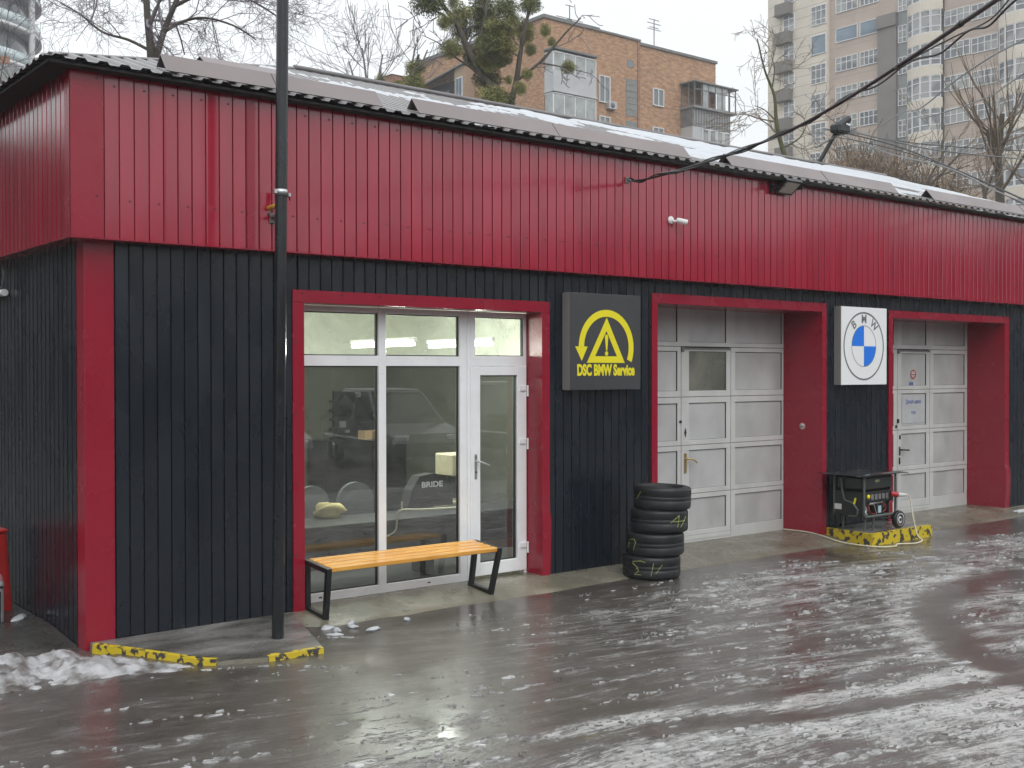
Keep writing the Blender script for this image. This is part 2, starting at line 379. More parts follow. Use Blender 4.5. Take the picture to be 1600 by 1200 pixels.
    wet = math_('MULTIPLY', rng(big.outputs['Fac'], 0.30, 0.52, 1.0, 0.75), rng(ice, 0, 1, 1.0, 0.45))
    L(wet, b.inputs['Coat Weight']); b.inputs['Coat IOR'].default_value = 1.36
    L(rng(mid.outputs['Fac'], 0.3, 0.7, 0.03, 0.12), b.inputs['Coat Roughness'])
    return m
m_ground = groundmat()

# brick for the far blocks
def brickmat(name, c1, c2, mortar, sc=1.0):
    m = bpy.data.materials.new(name); m.use_nodes = True; t = m.node_tree; b = t.nodes['Principled BSDF']; L = t.links.new
    tcn = t.nodes.new('ShaderNodeTexCoord'); sp = t.nodes.new('ShaderNodeSeparateXYZ'); L(tcn.outputs['Object'], sp.inputs[0])
    ad = t.nodes.new('ShaderNodeMath'); ad.operation = 'ADD'; L(sp.outputs[0], ad.inputs[0]); L(sp.outputs[1], ad.inputs[1])
    cb = t.nodes.new('ShaderNodeCombineXYZ'); L(ad.outputs[0], cb.inputs[0]); L(sp.outputs[2], cb.inputs[1])
    br = t.nodes.new('ShaderNodeTexBrick'); br.inputs['Scale'].default_value = sc; br.inputs['Color1'].default_value = (*c1,1); br.inputs['Color2'].default_value = (*c2,1)
    br.inputs['Mortar'].default_value = (*mortar,1); br.inputs['Mortar Size'].default_value = 0.012; br.inputs['Brick Width'].default_value = 0.26; br.inputs['Row Height'].default_value = 0.077
    br.inputs['Bias'].default_value = 0.0
    L(cb.outputs[0], br.inputs['Vector'])
    n = t.nodes.new('ShaderNodeTexNoise'); n.inputs['Scale'].default_value = 2.2; n.inputs['Detail'].default_value = 9; n.inputs['Roughness'].default_value = 0.75
    mp = t.nodes.new('ShaderNodeMapping'); mp.inputs['Scale'].default_value = (1,1,3.2); L(tcn.outputs['Object'], mp.inputs[0]); L(mp.outputs[0], n.inputs['Vector'])
    mr = t.nodes.new('ShaderNodeMapRange'); mr.inputs[1].default_value = 0.33; mr.inputs[2].default_value = 0.68; mr.inputs[3].default_value = 0.50; mr.inputs[4].default_value = 1.45; L(n.outputs['Fac'], mr.inputs[0])
    mu = t.nodes.new('ShaderNodeMix'); mu.data_type = 'RGBA'; mu.blend_type = 'MULTIPLY'; mu.inputs[0].default_value = 1.0
    L(br.outputs[0], mu.inputs[6]); L(mr.outputs[0], mu.inputs[7]); L(mu.outputs[2], b.inputs['Base Color']); b.inputs['Roughness'].default_value = 0.85
    b.inputs['Specular IOR Level'].default_value = 0.25
    return m
m_brick = brickmat('yellow_brown_brick', (0.50,0.265,0.125), (0.37,0.165,0.085), (0.42,0.34,0.26))
m_brick2 = brickmat('orange_brick', (0.40,0.17,0.09), (0.30,0.125,0.07), (0.3,0.26,0.22))
m_brown = mat('brown_facade_tile', (0.47,0.385,0.325), 0.6, var=0.08, vscale=0.6)
m_cream = mat('cream_facade_tile', (0.66,0.605,0.515), 0.6, var=0.08, vscale=0.5)
m_joint = mat('facade_joint', (0.34,0.30,0.265), 0.7)
m_pil = mat('dark_grey_cladding', (0.20,0.18,0.168), 0.5, var=0.1, vscale=0.6)
m_spand = mat('grey_spandrel', (0.24,0.25,0.25), 0.4, var=0.1, vscale=0.6)
m_wframe = mat('white_window_frame', (0.72,0.73,0.74), 0.4)
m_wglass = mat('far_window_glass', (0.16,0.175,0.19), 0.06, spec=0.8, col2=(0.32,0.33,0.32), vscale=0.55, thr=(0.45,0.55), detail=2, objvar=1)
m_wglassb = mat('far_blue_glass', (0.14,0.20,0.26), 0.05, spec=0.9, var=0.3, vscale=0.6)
m_greybox = mat('grey_ac_basket', (0.17,0.155,0.14), 0.6, var=0.2, vscale=3, stretch=(6,6,1))
m_balc = mat('pale_balcony_panel', (0.48,0.49,0.50), 0.5, var=0.08, vscale=1)
m_metal = mat('old_grey_metal', (0.17,0.17,0.17), 0.5, var=0.2, vscale=2)
m_bark = mat('bark', (0.085,0.072,0.058), 0.9, var=0.35, vscale=5, stretch=(1,1,0.3), bump=0.3, bscale=12)
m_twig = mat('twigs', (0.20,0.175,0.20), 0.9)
m_twigb = mat('brown_twigs', (0.20,0.155,0.115), 0.9, var=0.2, vscale=2)
m_mist = mat('mistletoe_leaf', (0.24,0.24,0.075), 0.55, var=0.45, vscale=1.6, detail=3)
m_mistd = mat('dark_green_leaf', (0.16,0.175,0.06), 0.6, var=0.4, vscale=1.4, detail=3)
m_dry = mat('dry_brown_leaf', (0.20,0.125,0.065), 0.8, var=0.4, vscale=0.8, detail=4)
m_moss = mat('mossy_bark', (0.085,0.085,0.03), 0.9, var=0.3, vscale=4)

# =================================================================== THE GROUND
def vnoise(x, y, seed):
    xi = np.floor(x).astype(np.int64); yi = np.floor(y).astype(np.int64); fx = x-xi; fy = y-yi
    fx = fx*fx*(3-2*fx); fy = fy*fy*(3-2*fy)
    def h(a, b):
        n = (a*374761393 + b*668265263 + seed*982451653) & 0x7fffffff
        n = ((n ^ (n >> 13))*1274126177) & 0x7fffffff
        return ((n ^ (n >> 16)) & 0xffff)/65535.0
    return (h(xi,yi)*(1-fx)+h(xi+1,yi)*fx)*(1-fy)+(h(xi,yi+1)*(1-fx)+h(xi+1,yi+1)*fx)*fy
def fbm(x, y, seed, o=4):
    s = 0; a = 1; t = 0
    for i in range(o): s = s+a*vnoise(x*2**i, y*2**i, seed+i*17); t += a; a *= 0.55
    return s/t
def sstep(a, b, x):
    t = np.clip((x-a)/(b-a), 0, 1); return t*t*(3-2*t)
GZ = -0.06
def flow_field(x, y):
    th = np.radians(-11.0); wob = (fbm(x*0.30, y*0.30, 5, 2)-0.5)*1.6
    a = x*np.cos(th)+y*np.sin(th); b = -x*np.sin(th)+y*np.cos(th)+wob*0.5
    rr = np.hypot(x-8.75, y+7.15); k = sstep(0.42, 0.18, np.abs(rr-4.36))*0
    ang = np.arctan2(y+7.15, x-8.75)
    return a*(1-k)+k*ang*4.4, b*(1-k)+k*rr
def ice_field(x, y):
    q = 0.42*(x-1.4)+0.50*(-y-2.7)
    f = 0.225+0.075*sstep(1.6, 2.6, -y)*sstep(2.5, 0.5, x)+0.33*sstep(-1.0, 1.8, q)*sstep(0.55, 1.6, -y) + 0.06*sstep(4.0, 5.5, -y)*sstep(0.5, 2, x)
    f = f + (fbm(x*0.7, y*1.2, 47, 3)-0.5)*0.55*sstep(-0.8, 1.0, q)
    def band(yc, wd, gain, lo, hi):
        return gain*np.exp(-((y-yc)/wd)**2)*sstep(lo, lo+0.8, x)*(1-sstep(hi-1, hi, x))
    yl = -3.62-0.30*(x-1.0)
    wv = (vnoise(x*1.3, y*0+3, 90)-0.5)*0.16
    f = f + band(yl+wv, 0.09, 0.30, 0.6, 6.0) - band(yl+0.28+wv, 0.12, 0.26, 1.2, 6) - band(yl-0.26+wv, 0.10, 0.32, 1.4, 6)
    f = f + band(yl-0.55+wv, 0.16, 0.22, 1.0, 6.0)
    rr = np.hypot(x-8.75, y+7.15); ang = np.degrees(np.arctan2(y+7.15, x-8.75))
    on = sstep(78, 92, ang)*(1-sstep(150, 168, ang))
    rw = rr+(vnoise(x*2.1, y*2.1, 77)-0.5)*0.12
    f = f - 0.55*np.exp(-((rw-4.36)/0.17)**2)*on
    f = f + 0.16*np.exp(-((rw-4.72)/0.14)**2)*on + 0.16*(1-sstep(3.6, 4.2, rr))
    return np.clip(f, 0, 1.0)
def grid_mesh(name, xs, ys, zf, mat_, attr=None):
    X, Y = np.meshgrid(xs, ys); Z = zf(X, Y); nx, ny = len(xs), len(ys)
    co = np.stack([X, Y, Z], -1).reshape(-1, 3)
    i = np.arange(nx-1)[None, :]+nx*np.arange(ny-1)[:, None]
    q = np.stack([i, i+1, i+nx+1, i+nx], -1).reshape(-1, 4)
    me = bpy.data.meshes.new(name); me.from_pydata(co.tolist(), [], q.tolist()); me.materials.append(mat_)
    me.polygons.foreach_set('use_smooth', [True]*len(q))
    if attr is not None:
        A = me.attributes.new('ice', 'FLOAT', 'POINT'); A.data.foreach_set('value', attr(X, Y).reshape(-1).astype(np.float32))
        fa, fb_ = flow_field(X, Y); B_ = me.attributes.new('flow', 'FLOAT_VECTOR', 'POINT'); B_.data.foreach_set('vector', np.stack([fa, fb_, 0*fa], -1).reshape(-1).astype(np.float32))
    me.update(); return me
def ground_z(x, y):
    ice = ice_field(x, y)
    return GZ + 0.008*sstep(0.35, 0.75, ice)*(0.4+1.0*vnoise(x*12, y*12, 3)) + 0.006*(fbm(x*0.8, y*0.8, 8, 2)-0.5) + 0.020*sstep(-0.5, 0.0, x)*(1-sstep(1.6, 2.1, x))*sstep(-2.0, -1.3, y)
me = grid_mesh('asphalt_ground', np.arange(-6, 17.01, 0.045), np.arange(-8.5, -0.30, 0.040), ground_z, m_ground, ice_field)
g = link('asphalt_ground', me); tag(g, 'wet grey asphalt yard streaked with melting ice', kind='structure')
def flat(x, y): return 0*x+GZ-0.008
far = grid_mesh('outer_ground', np.concatenate([np.linspace(-700,-20,12), np.arange(-18,30,2.0), np.linspace(32,900,20)]),
                np.concatenate([np.linspace(-700,-20,12), np.arange(-18,30,2.0), np.linspace(32,900,20)]), flat, m_ground, lambda x, y: 0*x+0.30)
tag(link('outer_ground', far), 'wet ground running on beyond the yard', kind='structure')
# concrete apron sloping from the wall down to the asphalt; it runs into each doorway
def apron_z(x, y):
    e = 0.030*(vnoise(x*3, y*3, 21)-0.5)*sstep(0.05, 0.3, -y)
    return np.where(y > 0, 0.0, 0.125*y)+0.003+e*0.4
def apron_front(x): return -0.46-0.10*vnoise(x*1.1, x*0, 4)-0.06*vnoise(x*4, x*0, 6)
xs = np.arange(1.72, 16.6, 0.06); ts = np.linspace(0, 1, 14)
Xg, Tg = np.meshgrid(xs, ts); Yg = apron_front(Xg)*(1-Tg)+0.62*Tg; Zg = apron_z(Xg, Yg)
Zg = np.where(Tg == 0, GZ-0.02, Zg)
nx, ny = len(xs), len(ts); i = np.arange(nx-1)[None,:]+nx*np.arange(ny-1)[:,None]
me = bpy.data.meshes.new('concrete_apron'); me.from_pydata(np.stack([Xg,Yg,Zg],-1).reshape(-1,3).tolist(), [], np.stack([i,i+1,i+nx+1,i+nx],-1).reshape(-1,4).tolist())
me.materials.append(m_conc); me.polygons.foreach_set('use_smooth', [True]*len(me.polygons))
tag(link('concrete_apron', me), 'stained wet concrete strip along the foot of the facade', kind='structure')
# concrete strip down the left side wall
def side_z(x, y): return -0.05+0.05*sstep(0.15, 0.9, y)+0.012*(fbm(x*3, y*3, 14, 3)-0.5)+0.003
xs = np.arange(-4.0, 0.09, 0.07); Xs, Ts = np.meshgrid(xs, np.linspace(0,1,40))
Ys = (0.08+0.25*vnoise(xs*2.2, xs*0, 9)[None,:]+0.35*np.clip(-Xs-0.3,0,9))*(1-Ts)+8.0*Ts**1.6; Zs = side_z(Xs, Ys); Zs = np.where(Ts == 0, GZ-0.03, Zs)
nx, ny = len(xs), 40; i = np.arange(nx-1)[None,:]+nx*np.arange(ny-1)[:,None]
me = bpy.data.meshes.new('side_pavement'); me.from_pydata(np.stack([Xs,Ys,Zs],-1).reshape(-1,3).tolist(), [], np.stack([i,i+1,i+nx+1,i+nx],-1).reshape(-1,4).tolist())
me.materials.append(mat('dark_wet_screed', (0.024,0.023,0.021), 0.30, col2=(0.065,0.062,0.057), vscale=2.6, thr=(0.35,0.75), bump=0.4, bscale=40, rvar=0.1, detail=8)); me.polygons.foreach_set('use_smooth', [True]*len(me.polygons))
tag(link('side_pavement', me), 'dark wet screed beside the left side wall', kind='structure')

# =================================================================== THE GARAGE
GB = thing('garage_building', 'long single-storey garage with ruby fascia and black ribbed cladding', 'building')
PITCH_M = 0.1145
FZ0, FZ1 = 3.137, 4.455
FY, FX, FP = -0.14, -0.07, 0.118      # fascia planes and rib pitch
_strips = {}
def strip_mesh(wd, h, m, tagname, depth=0.017):
    """one pan of profiled sheet: groove then flat; local x along the wall, -y outward"""
    key = (round(wd,4), round(h,4), tagname)
    if key in _strips: return _strips[key]
    prof = [(0,0),(0.0015,depth),(0.0105,depth),(0.013,0.0),(0.018,-0.0015),(0.025,0.0),(0.105,0.0)]
    prof = [p for p in prof if p[0] < wd-1e-4]+[(wd, 0.0)]
    vs = []
    for (a, d) in prof: vs += [(a, d, 0), (a, d, h)]
    fs = [(2*k, 2*k+2, 2*k+3, 2*k+1) for k in range(len(prof)-1)]
    me = bpy.data.meshes.new(tagname); me.from_pydata(vs, [], fs); me.materials.append(m); me.update(); _strips[key] = me
    return me
rs = random.Random(3)
def put_strip(name, me, x, y, z, rz=0.0, tilt=0.0): 
    link(name, me, GB, (x, y, z), (0, 0, rz+rs.uniform(-1,1)*tilt))
XEND = 16.7
DEPTH = 8.2
OPEN = [(1.915, 4.75, 2.765, 0.24), (6.35, 9.445, 2.92, 0.60), (10.935, 14.03, 2.885, 0.60)]   # mid-trim edges, head, recess
# fascia strips, front then left side
k = 0; x = 0.180
while x < XEND: put_strip('fascia_panel', strip_mesh(FP, FZ1-FZ0, m_red, 'fascia_panel'), x, FY, FZ0, 0, 0.0045); x += FP
y = -0.03
while y < 4.6:
    put_strip('fascia_panel', strip_mesh(FP, FZ1-FZ0, m_red, 'fascia_panel'), FX, y+FP, FZ0, R(-90), 0.004); y += FP
# wall strips of the front: full height between openings, short above them
x = 0.305
edges = sorted([e for o in OPEN for e in o[:2]])
while x < XEND:
    cuts = [x]+[e for e in edges if x < e < x+PITCH_M]+[x+PITCH_M]
    for a, b in zip(cuts, cuts[1:]):
        mid = (a+b)/2; z0 = 0.0
        for (o0, o1, oz, _) in OPEN:
            if o0 < mid < o1: z0 = oz
        if b-a > 0.002:
            if z0 == 0: z0 = -0.01
            put_strip('wall_panel', strip_mesh(b-a, 3.16-z0, m_wall, 'wall_panel'), a, 0.0, z0, 0, 0.004 if b-a > 0.1 else 0)
    x += PITCH_M
y = 0.175
while y < 4.6:
    put_strip('wall_panel', strip_mesh(PITCH_M, 3.2, m_wall, 'wall_panel'), 0.068, y+PITCH_M, -0.04, R(-90), 0.004); y += PITCH_M
# backing wall behind the cladding
c = MB()
xs_ = [0.09]+[e for o in OPEN for e in o[:2]]+[XEND]
for a, b in zip(xs_[0::2], xs_[1::2]): c.box((a, 0.022, -0.2), (b, 0.20, 3.14))
for (o0, o1, oz, _) in OPEN: c.box((o0, 0.022, oz), (o1, 0.20, 3.14))
c.build('wall', m_core, GB)
c = MB(); c.box((0.09, 0.205, -0.2), (0.22, DEPTH, 3.14)); c.build('wall', m_core, GB)
c = MB(); c.box((0.225, DEPTH-0.15, -0.2), (XEND, DEPTH, 4.3)); c.build('wall', m_core, GB)
c = MB(); c.box((FX+0.024, FY+0.022, 3.145), (XEND, 0.10, 4.40)); c.box((FX+0.024, 0.102, 3.145), (0.10, DEPTH, 4.40)); c.build('fascia_backing', m_core, GB)
# corner flashings and bottom trim
c = MB(); c.box((FX-0.006, FY-0.010, FZ0), (0.178, FY-0.002, FZ1)); c.box((FX-0.008, FY-0.010, FZ0), (FX-0.001, -0.032, FZ1))
c.build('corner_flashing', m_redtrim, GB)
c = MB(); c.box((FX-0.010, FY-0.014, FZ0-0.012), (XEND, 0.0, FZ0-0.002)); c.box((FX-0.010, 0.002, FZ0-0.012), (0.07, 4.6, FZ0-0.002)); c.build('fascia_drip_trim', m_redtrim, GB)
# a darker wet flashing strip on the fascia left of the pole
c = MB(); c.box((1.375, FY-0.009, FZ0+0.004), (1.445, FY-0.0025, FZ1)); c.build('cover_strip', m_redtrim, GB)
# red corner post
c = MB(); c.box((0.070, -0.014, -0.09), (0.302, 0.172, 3.14), 0.004); c.build('corner_post', m_redtrim, GB)
# screws: fascia rows and trim rows
sc_ = MB()
def screw(x, y, z, r=0.007): sc_.cyl((x, y+0.001, z), (x, y-0.007, z), r, 6)
x = 0.180+FP; j = 0
while x < XEND:
    if j % 2 == 0: screw(x-0.03, FY, FZ1-0.10 if x > 3 else FZ1-0.14)
    else: screw(x-0.03, FY, FZ0+0.30)
    x += FP; j += 1
for (zz) in (FZ1-0.1, FZ0+0.32): screw(0.13, FY-0.01, zz)
for q in range(4): screw(0.36+q*0.46, 0.0, 0.55); screw(0.36+q*0.46+0.2, 0.0, 0.62)
sc_.build('screws', m_screw, GB)['kind'] = 'stuff'
# red trims round the three openings
FR = [(1.862, 4.805, 2.822, 1.972, 4.700, 2.712, 0.24), (6.300, 9.492, 2.978, 6.392, 9.400, 2.866, 0.62), (10.886, 14.098, 2.936, 10.980, 13.968, 2.834, 0.62)]
def bent_jamb(x0, x1, rec, z1, bend):
    """jamb of folded sheet; its bottom is knocked out of line a little"""
    zs = [-0.07, 0.15, 0.42, 0.58, 0.66, 1.2, z1]
    offs = [0.0, 0.7, 1.0, 0.9, 0.0, 0, 0] if bend else [0]*7
    b = MB(); vs = []
    for z, o in zip(zs, offs):
        dx = o*bend; vs += [(x0+dx*0.3, -0.016-abs(dx)*0.8, z), (x1+dx, -0.016-abs(dx)*0.4, z), (x1, rec, z), (x0, rec, z)]
    fs = []
    for i in range(len(zs)-1):
        for k2 in range(4): fs.append((i*4+k2, i*4+(k2+1) % 4, i*4+4+(k2+1) % 4, i*4+4+k2))
    fs += [(0,3,2,1), tuple(len(vs)-4+q for q in range(4))]
    b.add(vs, fs); return b
for n_, (a0, a1, az, b0, b1, bz, rec) in enumerate(FR):
    bent_jamb(a0, b0, rec, bz-0.001, [0, -0.012, 0][n_]).build('door_trim', m_redtrim, GB)
    bent_jamb(b1, a1, rec, bz-0.001, [0.014, 0.0, 0.03][n_]).build('door_trim', m_redtrim, GB)
    c = MB(); c.box((a0, -0.016, bz), (a1, rec, az), 0.003); c.build('door_trim', m_redtrim, GB)
    ts_ = MB()
    for q in range(8):
        xx = a0+0.1+(a1-a0-0.2)*q/7.0; ts_.cyl((xx, -0.015, az-0.03), (xx, -0.022, az-0.03), 0.008, 6)
    for q in range(4):
        for xx in (a0+0.025, a1-0.025): ts_.cyl((xx, -0.015, 0.5+q*0.62), (xx, -0.022, 0.5+q*0.62), 0.008, 6)
    ts_.build('screws', m_screw, GB)['kind'] = 'stuff'

# ---- shop window
SW = MB()
yF, yB = 0.235, 0.300
fx = [1.972, 2.050, 2.892, 2.977, 3.841, 3.928]      # stile, glass, mullion, glass, stile
SW.box((fx[0], yF, 0.0), (fx[1], yB, 2.71), 0.004); SW.box((fx[4], yF, 0.0), (fx[5], yB, 2.71), 0.004)
SW.box((fx[2], yF, 0.0), (fx[3], yB, 2.71), 0.004)
for a, b in ((fx[1], fx[2]), (fx[3], fx[4])):
    SW.box((a, yF+0.002, 0.002), (b, yB, 0.082), 0.003); SW.box((a, yF+0.002, 2.655), (b, yB, 2.709), 0.003); SW.box((a, yF+0.002, 2.157), (b, yB, 2.254), 0.003)
sw = SW.build('shop_window', m_pvc, GB)
gk = MB()
for a, b in ((fx[1], fx[2]), (fx[3], fx[4])):
    for z0, z1 in ((0.082, 2.157), (2.254, 2.655)):
        y0, y1 = 0.262, 0.292
        gk.box((a, y0, z0), (a+0.010, y1, z1)); gk.box((b-0.010, y0, z0), (b, y1, z1)); gk.box((a+0.010, y0, z1-0.010), (b-0.010, y1, z1)); gk.box((a+0.010, y0, z0), (b-0.010, y1, z0+0.010))
gk.build('gasket', m_gasket, sw)
for a, b in ((fx[1], fx[2]), (fx[3], fx[4])):
    for z0, z1, gm in ((0.082, 2.157, m_glass), (2.254, 2.655, m_glasst)):
        c = MB(); c.add([(a+0.008, 0.276, z0+0.008), (b-0.008, 0.276, z0+0.008), (b-0.008, 0.276, z1-0.008), (a+0.008, 0.276, z1-0.008)], [(0,1,2,3)])
        c.build('glass_pane', gm, sw)
c = MB()
for xx in (2.25, 3.45): c.box((xx, yF-0.003, 0.035), (xx+0.03, yF+0.003, 0.047))
c.build('drain_cap', m_gasket, sw)
# ---- entrance door with fixed light above
ED = MB()
ED.box((3.932, yF, 0.0), (3.972, yB, 2.71), 0.004); ED.box((4.664, yF, 0.0), (4.700, yB, 2.71), 0.004)
ED.box((3.973, yF, 2.075+0.085), (4.663, yB, 2.262), 0.004); ED.box((3.973, yF, 2.655), (4.663, yB, 2.709), 0.003)
ED.box((3.973, yF+0.002, 2.262), (4.035, yB, 2.655), 0.003)
ed = ED.build('entrance_door', m_pvc, GB)
lf = MB(); yl = 0.222
lf.box((3.966, yl, 0.035), (4.087, 0.292, 2.158), 0.005); lf.box((4.569, yl, 0.035), (4.690, 0.292, 2.158), 0.005)
lf.box((4.087, yl+0.002, 0.037), (4.569, 0.292, 0.165), 0.003); lf.box((4.087, yl+0.002, 2.065), (4.569, 0.292, 2.156), 0.003)
lf.build('door_leaf', m_pvc, ed)
gk = MB(); a, b, z0, z1 = 4.087, 4.569, 0.165, 2.065; y0, y1 = 0.255, 0.285
gk.box((a, y0, z0), (a+0.010, y1, z1)); gk.box((b-0.012, y0, z0), (b, y1, z1)); gk.box((a+0.010, y0, z1-0.010), (b-0.012, y1, z1)); gk.box((a+0.010, y0, z0), (b-0.012, y1, z0+0.010))
a, b, z0, z1 = 4.035, 4.663, 2.262, 2.655
gk.box((a, y0, z0), (a+0.008, y1, z1)); gk.box((b-0.010, y0, z0), (b, y1, z1)); gk.box((a+0.008, y0, z1-0.008), (b-0.010, y1, z1)); gk.box((a+0.008, y0, z0), (b-0.010, y1, z0+0.008))
gk.box((3.9735, 0.245, 0.04), (3.9655, 0.26, 2.15))
gk.build('gasket', m_gasket, ed)
for (a, b, z0, z1, gm) in ((4.095, 4.559, 0.173, 2.057, m_glass), (4.041, 4.655, 2.268, 2.649, m_glasst)):
    c = MB(); c.add([(a, 0.272, z0), (b, 0.272, z0), (b, 0.272, z1), (a, 0.272, z1)], [(0,1,2,3)]); c.build('glass_pane', gm, ed)
for zz in (0.30, 1.38, 1.93):
    h = MB(); h.box((4.60, yl-0.018, zz-0.028), (4.675, yl-0.001, zz+0.028), 0.004); h.cyl((4.692, yl-0.014, zz-0.085), (4.692, yl-0.014, zz+0.03), 0.011, 10)
    h.build('hinge', m_pvc, ed)
h = MB(); h.box((4.012, yl-0.008, 1.02), (4.042, yl-0.001, 1.27), 0.003); h.tube([(4.027, yl-0.005, 1.20), (4.027, yl-0.055, 1.20), (4.05, yl-0.062, 1.195), (4.15, yl-0.062, 1.155)], 0.0095, 10)
h.build('handle', m_steel, ed)
h = MB(); h.cyl((4.027, yl-0.007, 1.09), (4.027, yl-0.014, 1.09), 0.009, 10); h.cyl((4.027, yl-0.007, 1.24), (4.027, yl-0.010, 1.24), 0.008, 8); h.build('lock', m_gasket, ed)

# ---- sectional garage doors
def sectional(cols, rows, xL, xR, zT, wick, seamx, yP=0.60, glazed=True):
    """cols: panel x-ranges; rows: panel z-ranges top to bottom; seams between rows"""
    bk = MB(); bk.box((xL-0.04, yP+0.034, -0.05), (xR+0.04, yP+0.06, zT+0.05))
    d = bk.build('sectional_door', m_gdark, GB)
    seams = [zT]+[(rows[i][0]+rows[i+1][1])/2 for i in range(len(rows)-1)]+[-0.018]
    for i, (z0, z1) in enumerate(rows):
        st, sb = seams[i]-(0.003 if i else 0), seams[i+1]+0.003
        # left part, wicket part, right part as separate frames where the wicket door is cut out
        groups = [(xL, seamx[0]-0.005, [cols[0]]), (seamx[0]+0.005, seamx[1]-0.005, [cols[1]]), (seamx[1]+0.005, xR, [cols[2]])]
        if i == 0: groups = [(xL, xR, cols)]
        for (gx0, gx1, cs) in groups:
            fr = MB(); lo = sb
            if i == len(rows)-1 and cs == [cols[1]]: lo = 0.085
            top = st-(0.022 if (i == 1 and cs == [cols[1]]) else 0)
            fr.box((gx0, yP, lo), (gx1, yP+0.03, z0), 0.003); fr.box((gx0, yP, z1), (gx1, yP+0.03, top), 0.003)
            xs = [gx0]+[v for c_ in cs for v in c_]+[gx1]
            for a, b in zip(xs[0::2], xs[1::2]):
                if b-a > 0.004: fr.box((a, yP+0.001, z0), (b, yP+0.03, z1), 0.002)
            fr.build('section_frame', m_gdoor, d)
            for (a, b) in cs:
                gl = glazed and i == 1 and cs == [cols[1]]
                if gl:
                    c = MB(); c.add([(a, yP+0.016, z0), (b, yP+0.016, z0), (b, yP+0.016, z1), (a, yP+0.016, z1)], [(0,1,2,3)])
                    c.build('glass_pane', m_frost, d)
                else:
                    c = MB(); c.box((a+0.004, yP+0.018, z0+0.003), (b-0.006, yP+0.030, z1-0.006), 0.002); c.build('door_panel', m_gpanel, d)
                gk = MB(); gk.box((b-0.006, yP+0.010, z0), (b, yP+0.029, z1)); gk.box((a, yP+0.010, z1-0.005), (b-0.006, yP+0.029, z1)); gk.build('gasket', m_gasket, d)
    sill = MB(); sill.box((seamx[0]+0.006, yP-0.004, 0.03), (seamx[1]-0.006, yP+0.03, 0.082), 0.003)
    sill.box((seamx[0]-0.01, yP+0.002, -0.016), (seamx[1]+0.01, yP+0.028, 0.028)); sill.build('threshold', m_gdoor, d)
    return d
D2 = sectional([(6.47,7.37),(7.575,8.262),(8.434,9.372)], [(2.464,2.96),(1.865,2.35),(1.26,1.714),(0.657,1.134),(0.146,0.538)], 6.40, 9.415, 3.0, 1, (7.435, 8.348))
D3 = sectional([(11.05,11.955),(12.15,12.81),(13.005,13.90)], [(2.492,2.95),(1.888,2.365),(1.293,1.771),(0.698,1.176),(0.19,0.571)], 10.98, 13.968, 3.0, 1, (12.045, 12.905), glazed=False)
h = MB(); h.box((7.485, 0.590, 0.86), (7.525, 0.599, 1.10), 0.003); h.tube([(7.505,0.595,1.03),(7.505,0.55,1.03),(7.53,0.542,1.035),(7.60,0.542,1.02),(7.655,0.542,0.985)], 0.010, 8); h.build('handle', m_brass, D2)
h = MB(); h.prism([(7.505,1.30),(7.522,1.355),(7.505,1.41),(7.488,1.355)], 0.592, 0.599); h.cyl((7.415,0.598,1.49),(7.415,0.585,1.49),0.018,10); h.build('lock', m_gasket, D2)
h = MB(); h.box((12.085,0.590,0.86),(12.115,0.599,0.99),0.003); h.tube([(12.10,0.595,0.945),(12.10,0.55,0.945),(12.13,0.542,0.945),(12.26,0.542,0.935)],0.012,8); h.box((12.08,0.59,0.73),(12.115,0.599,0.83),0.003); h.build('handle', m_black, D3)
h = MB(); h.box((12.03,0.575,1.34),(12.06,0.599,1.40),0.003); h.box((11.99,0.58,1.27),(12.02,0.599,1.31),0.003); h.box((12.09,0.585,1.10),(12.115,0.599,1.16),0.003); h.build('lock', m_black, D3)
for dd, x0, x1, zz in ((D2, 7.44, 8.34, 2.372), (D3, 12.05, 12.90, 2.392)):
    h = MB(); h.box((x0, 0.588, zz), (x1, 0.599, zz+0.022)); h.box((x0-0.01, 0.580, zz-0.03), (x0+0.035, 0.599, zz+0.03), 0.003); h.build('door_closer_rail', m_metal, dd)

# ---- roof: hipped, trapezoidal sheet
EV, SL, YR = 4.432, 0.342, 4.0
OV = 0.30
def rz(d): return EV+SL*(d+OV)          # height of the roof plane at distance d behind the wall
rf = MB()
per = 0.165
prof = [(0.0,0.0),(0.055,0.0),(0.075,0.022),(0.130,0.022),(0.150,0.0)]
pts = []
x = -OV
while x < XEND+0.2:
    for (a, h_) in prof: pts.append((x+a, h_))
    x += per
vs = []
for (px, h_) in pts:
    up = min(YR, px) if px > -OV else -OV
    up = min(YR, px)
    vs += [(px, -OV, EV+h_), (px, max(up, -OV+0.001), rz(max(up, -OV))+h_)]
rf.add(vs, [(2*i, 2*i+2, 2*i+3, 2*i+1) for i in range(len(pts)-1)])
vs = []
pts2 = []
y = -OV
while y < DEPTH+OV:
    for (a, h_) in prof: pts2.append((y+a, h_))
    y += per
for (py, h_) in pts2:
    up = min(YR, py, DEPTH-py); up = max(up, -OV+0.001)
    vs += [(-OV, py, EV+h_), (up, py, rz(up)+h_)]
rf.add(vs, [(2*i, 2*i+1, 2*i+3, 2*i+2) for i in range(len(pts2)-1)])
rf.add([(YR, YR, rz(YR)), (XEND+0.2, YR, rz(YR)), (XEND+0.2, DEPTH+OV, EV), (-OV, DEPTH+OV, EV)], [(0,1,2,3)])
rf.build('roof', m_roof, GB, fix=False)
c = MB()                                            # soffit boarding and eave batten in shade
c.box((-OV+0.04, -OV+0.04, EV-0.032), (XEND, FY+0.01, EV-0.012)); c.box((-OV+0.04, FY+0.012, EV-0.032), (FX+0.01, DEPTH, EV-0.012)); c.build('eave_batten', m_core, GB)
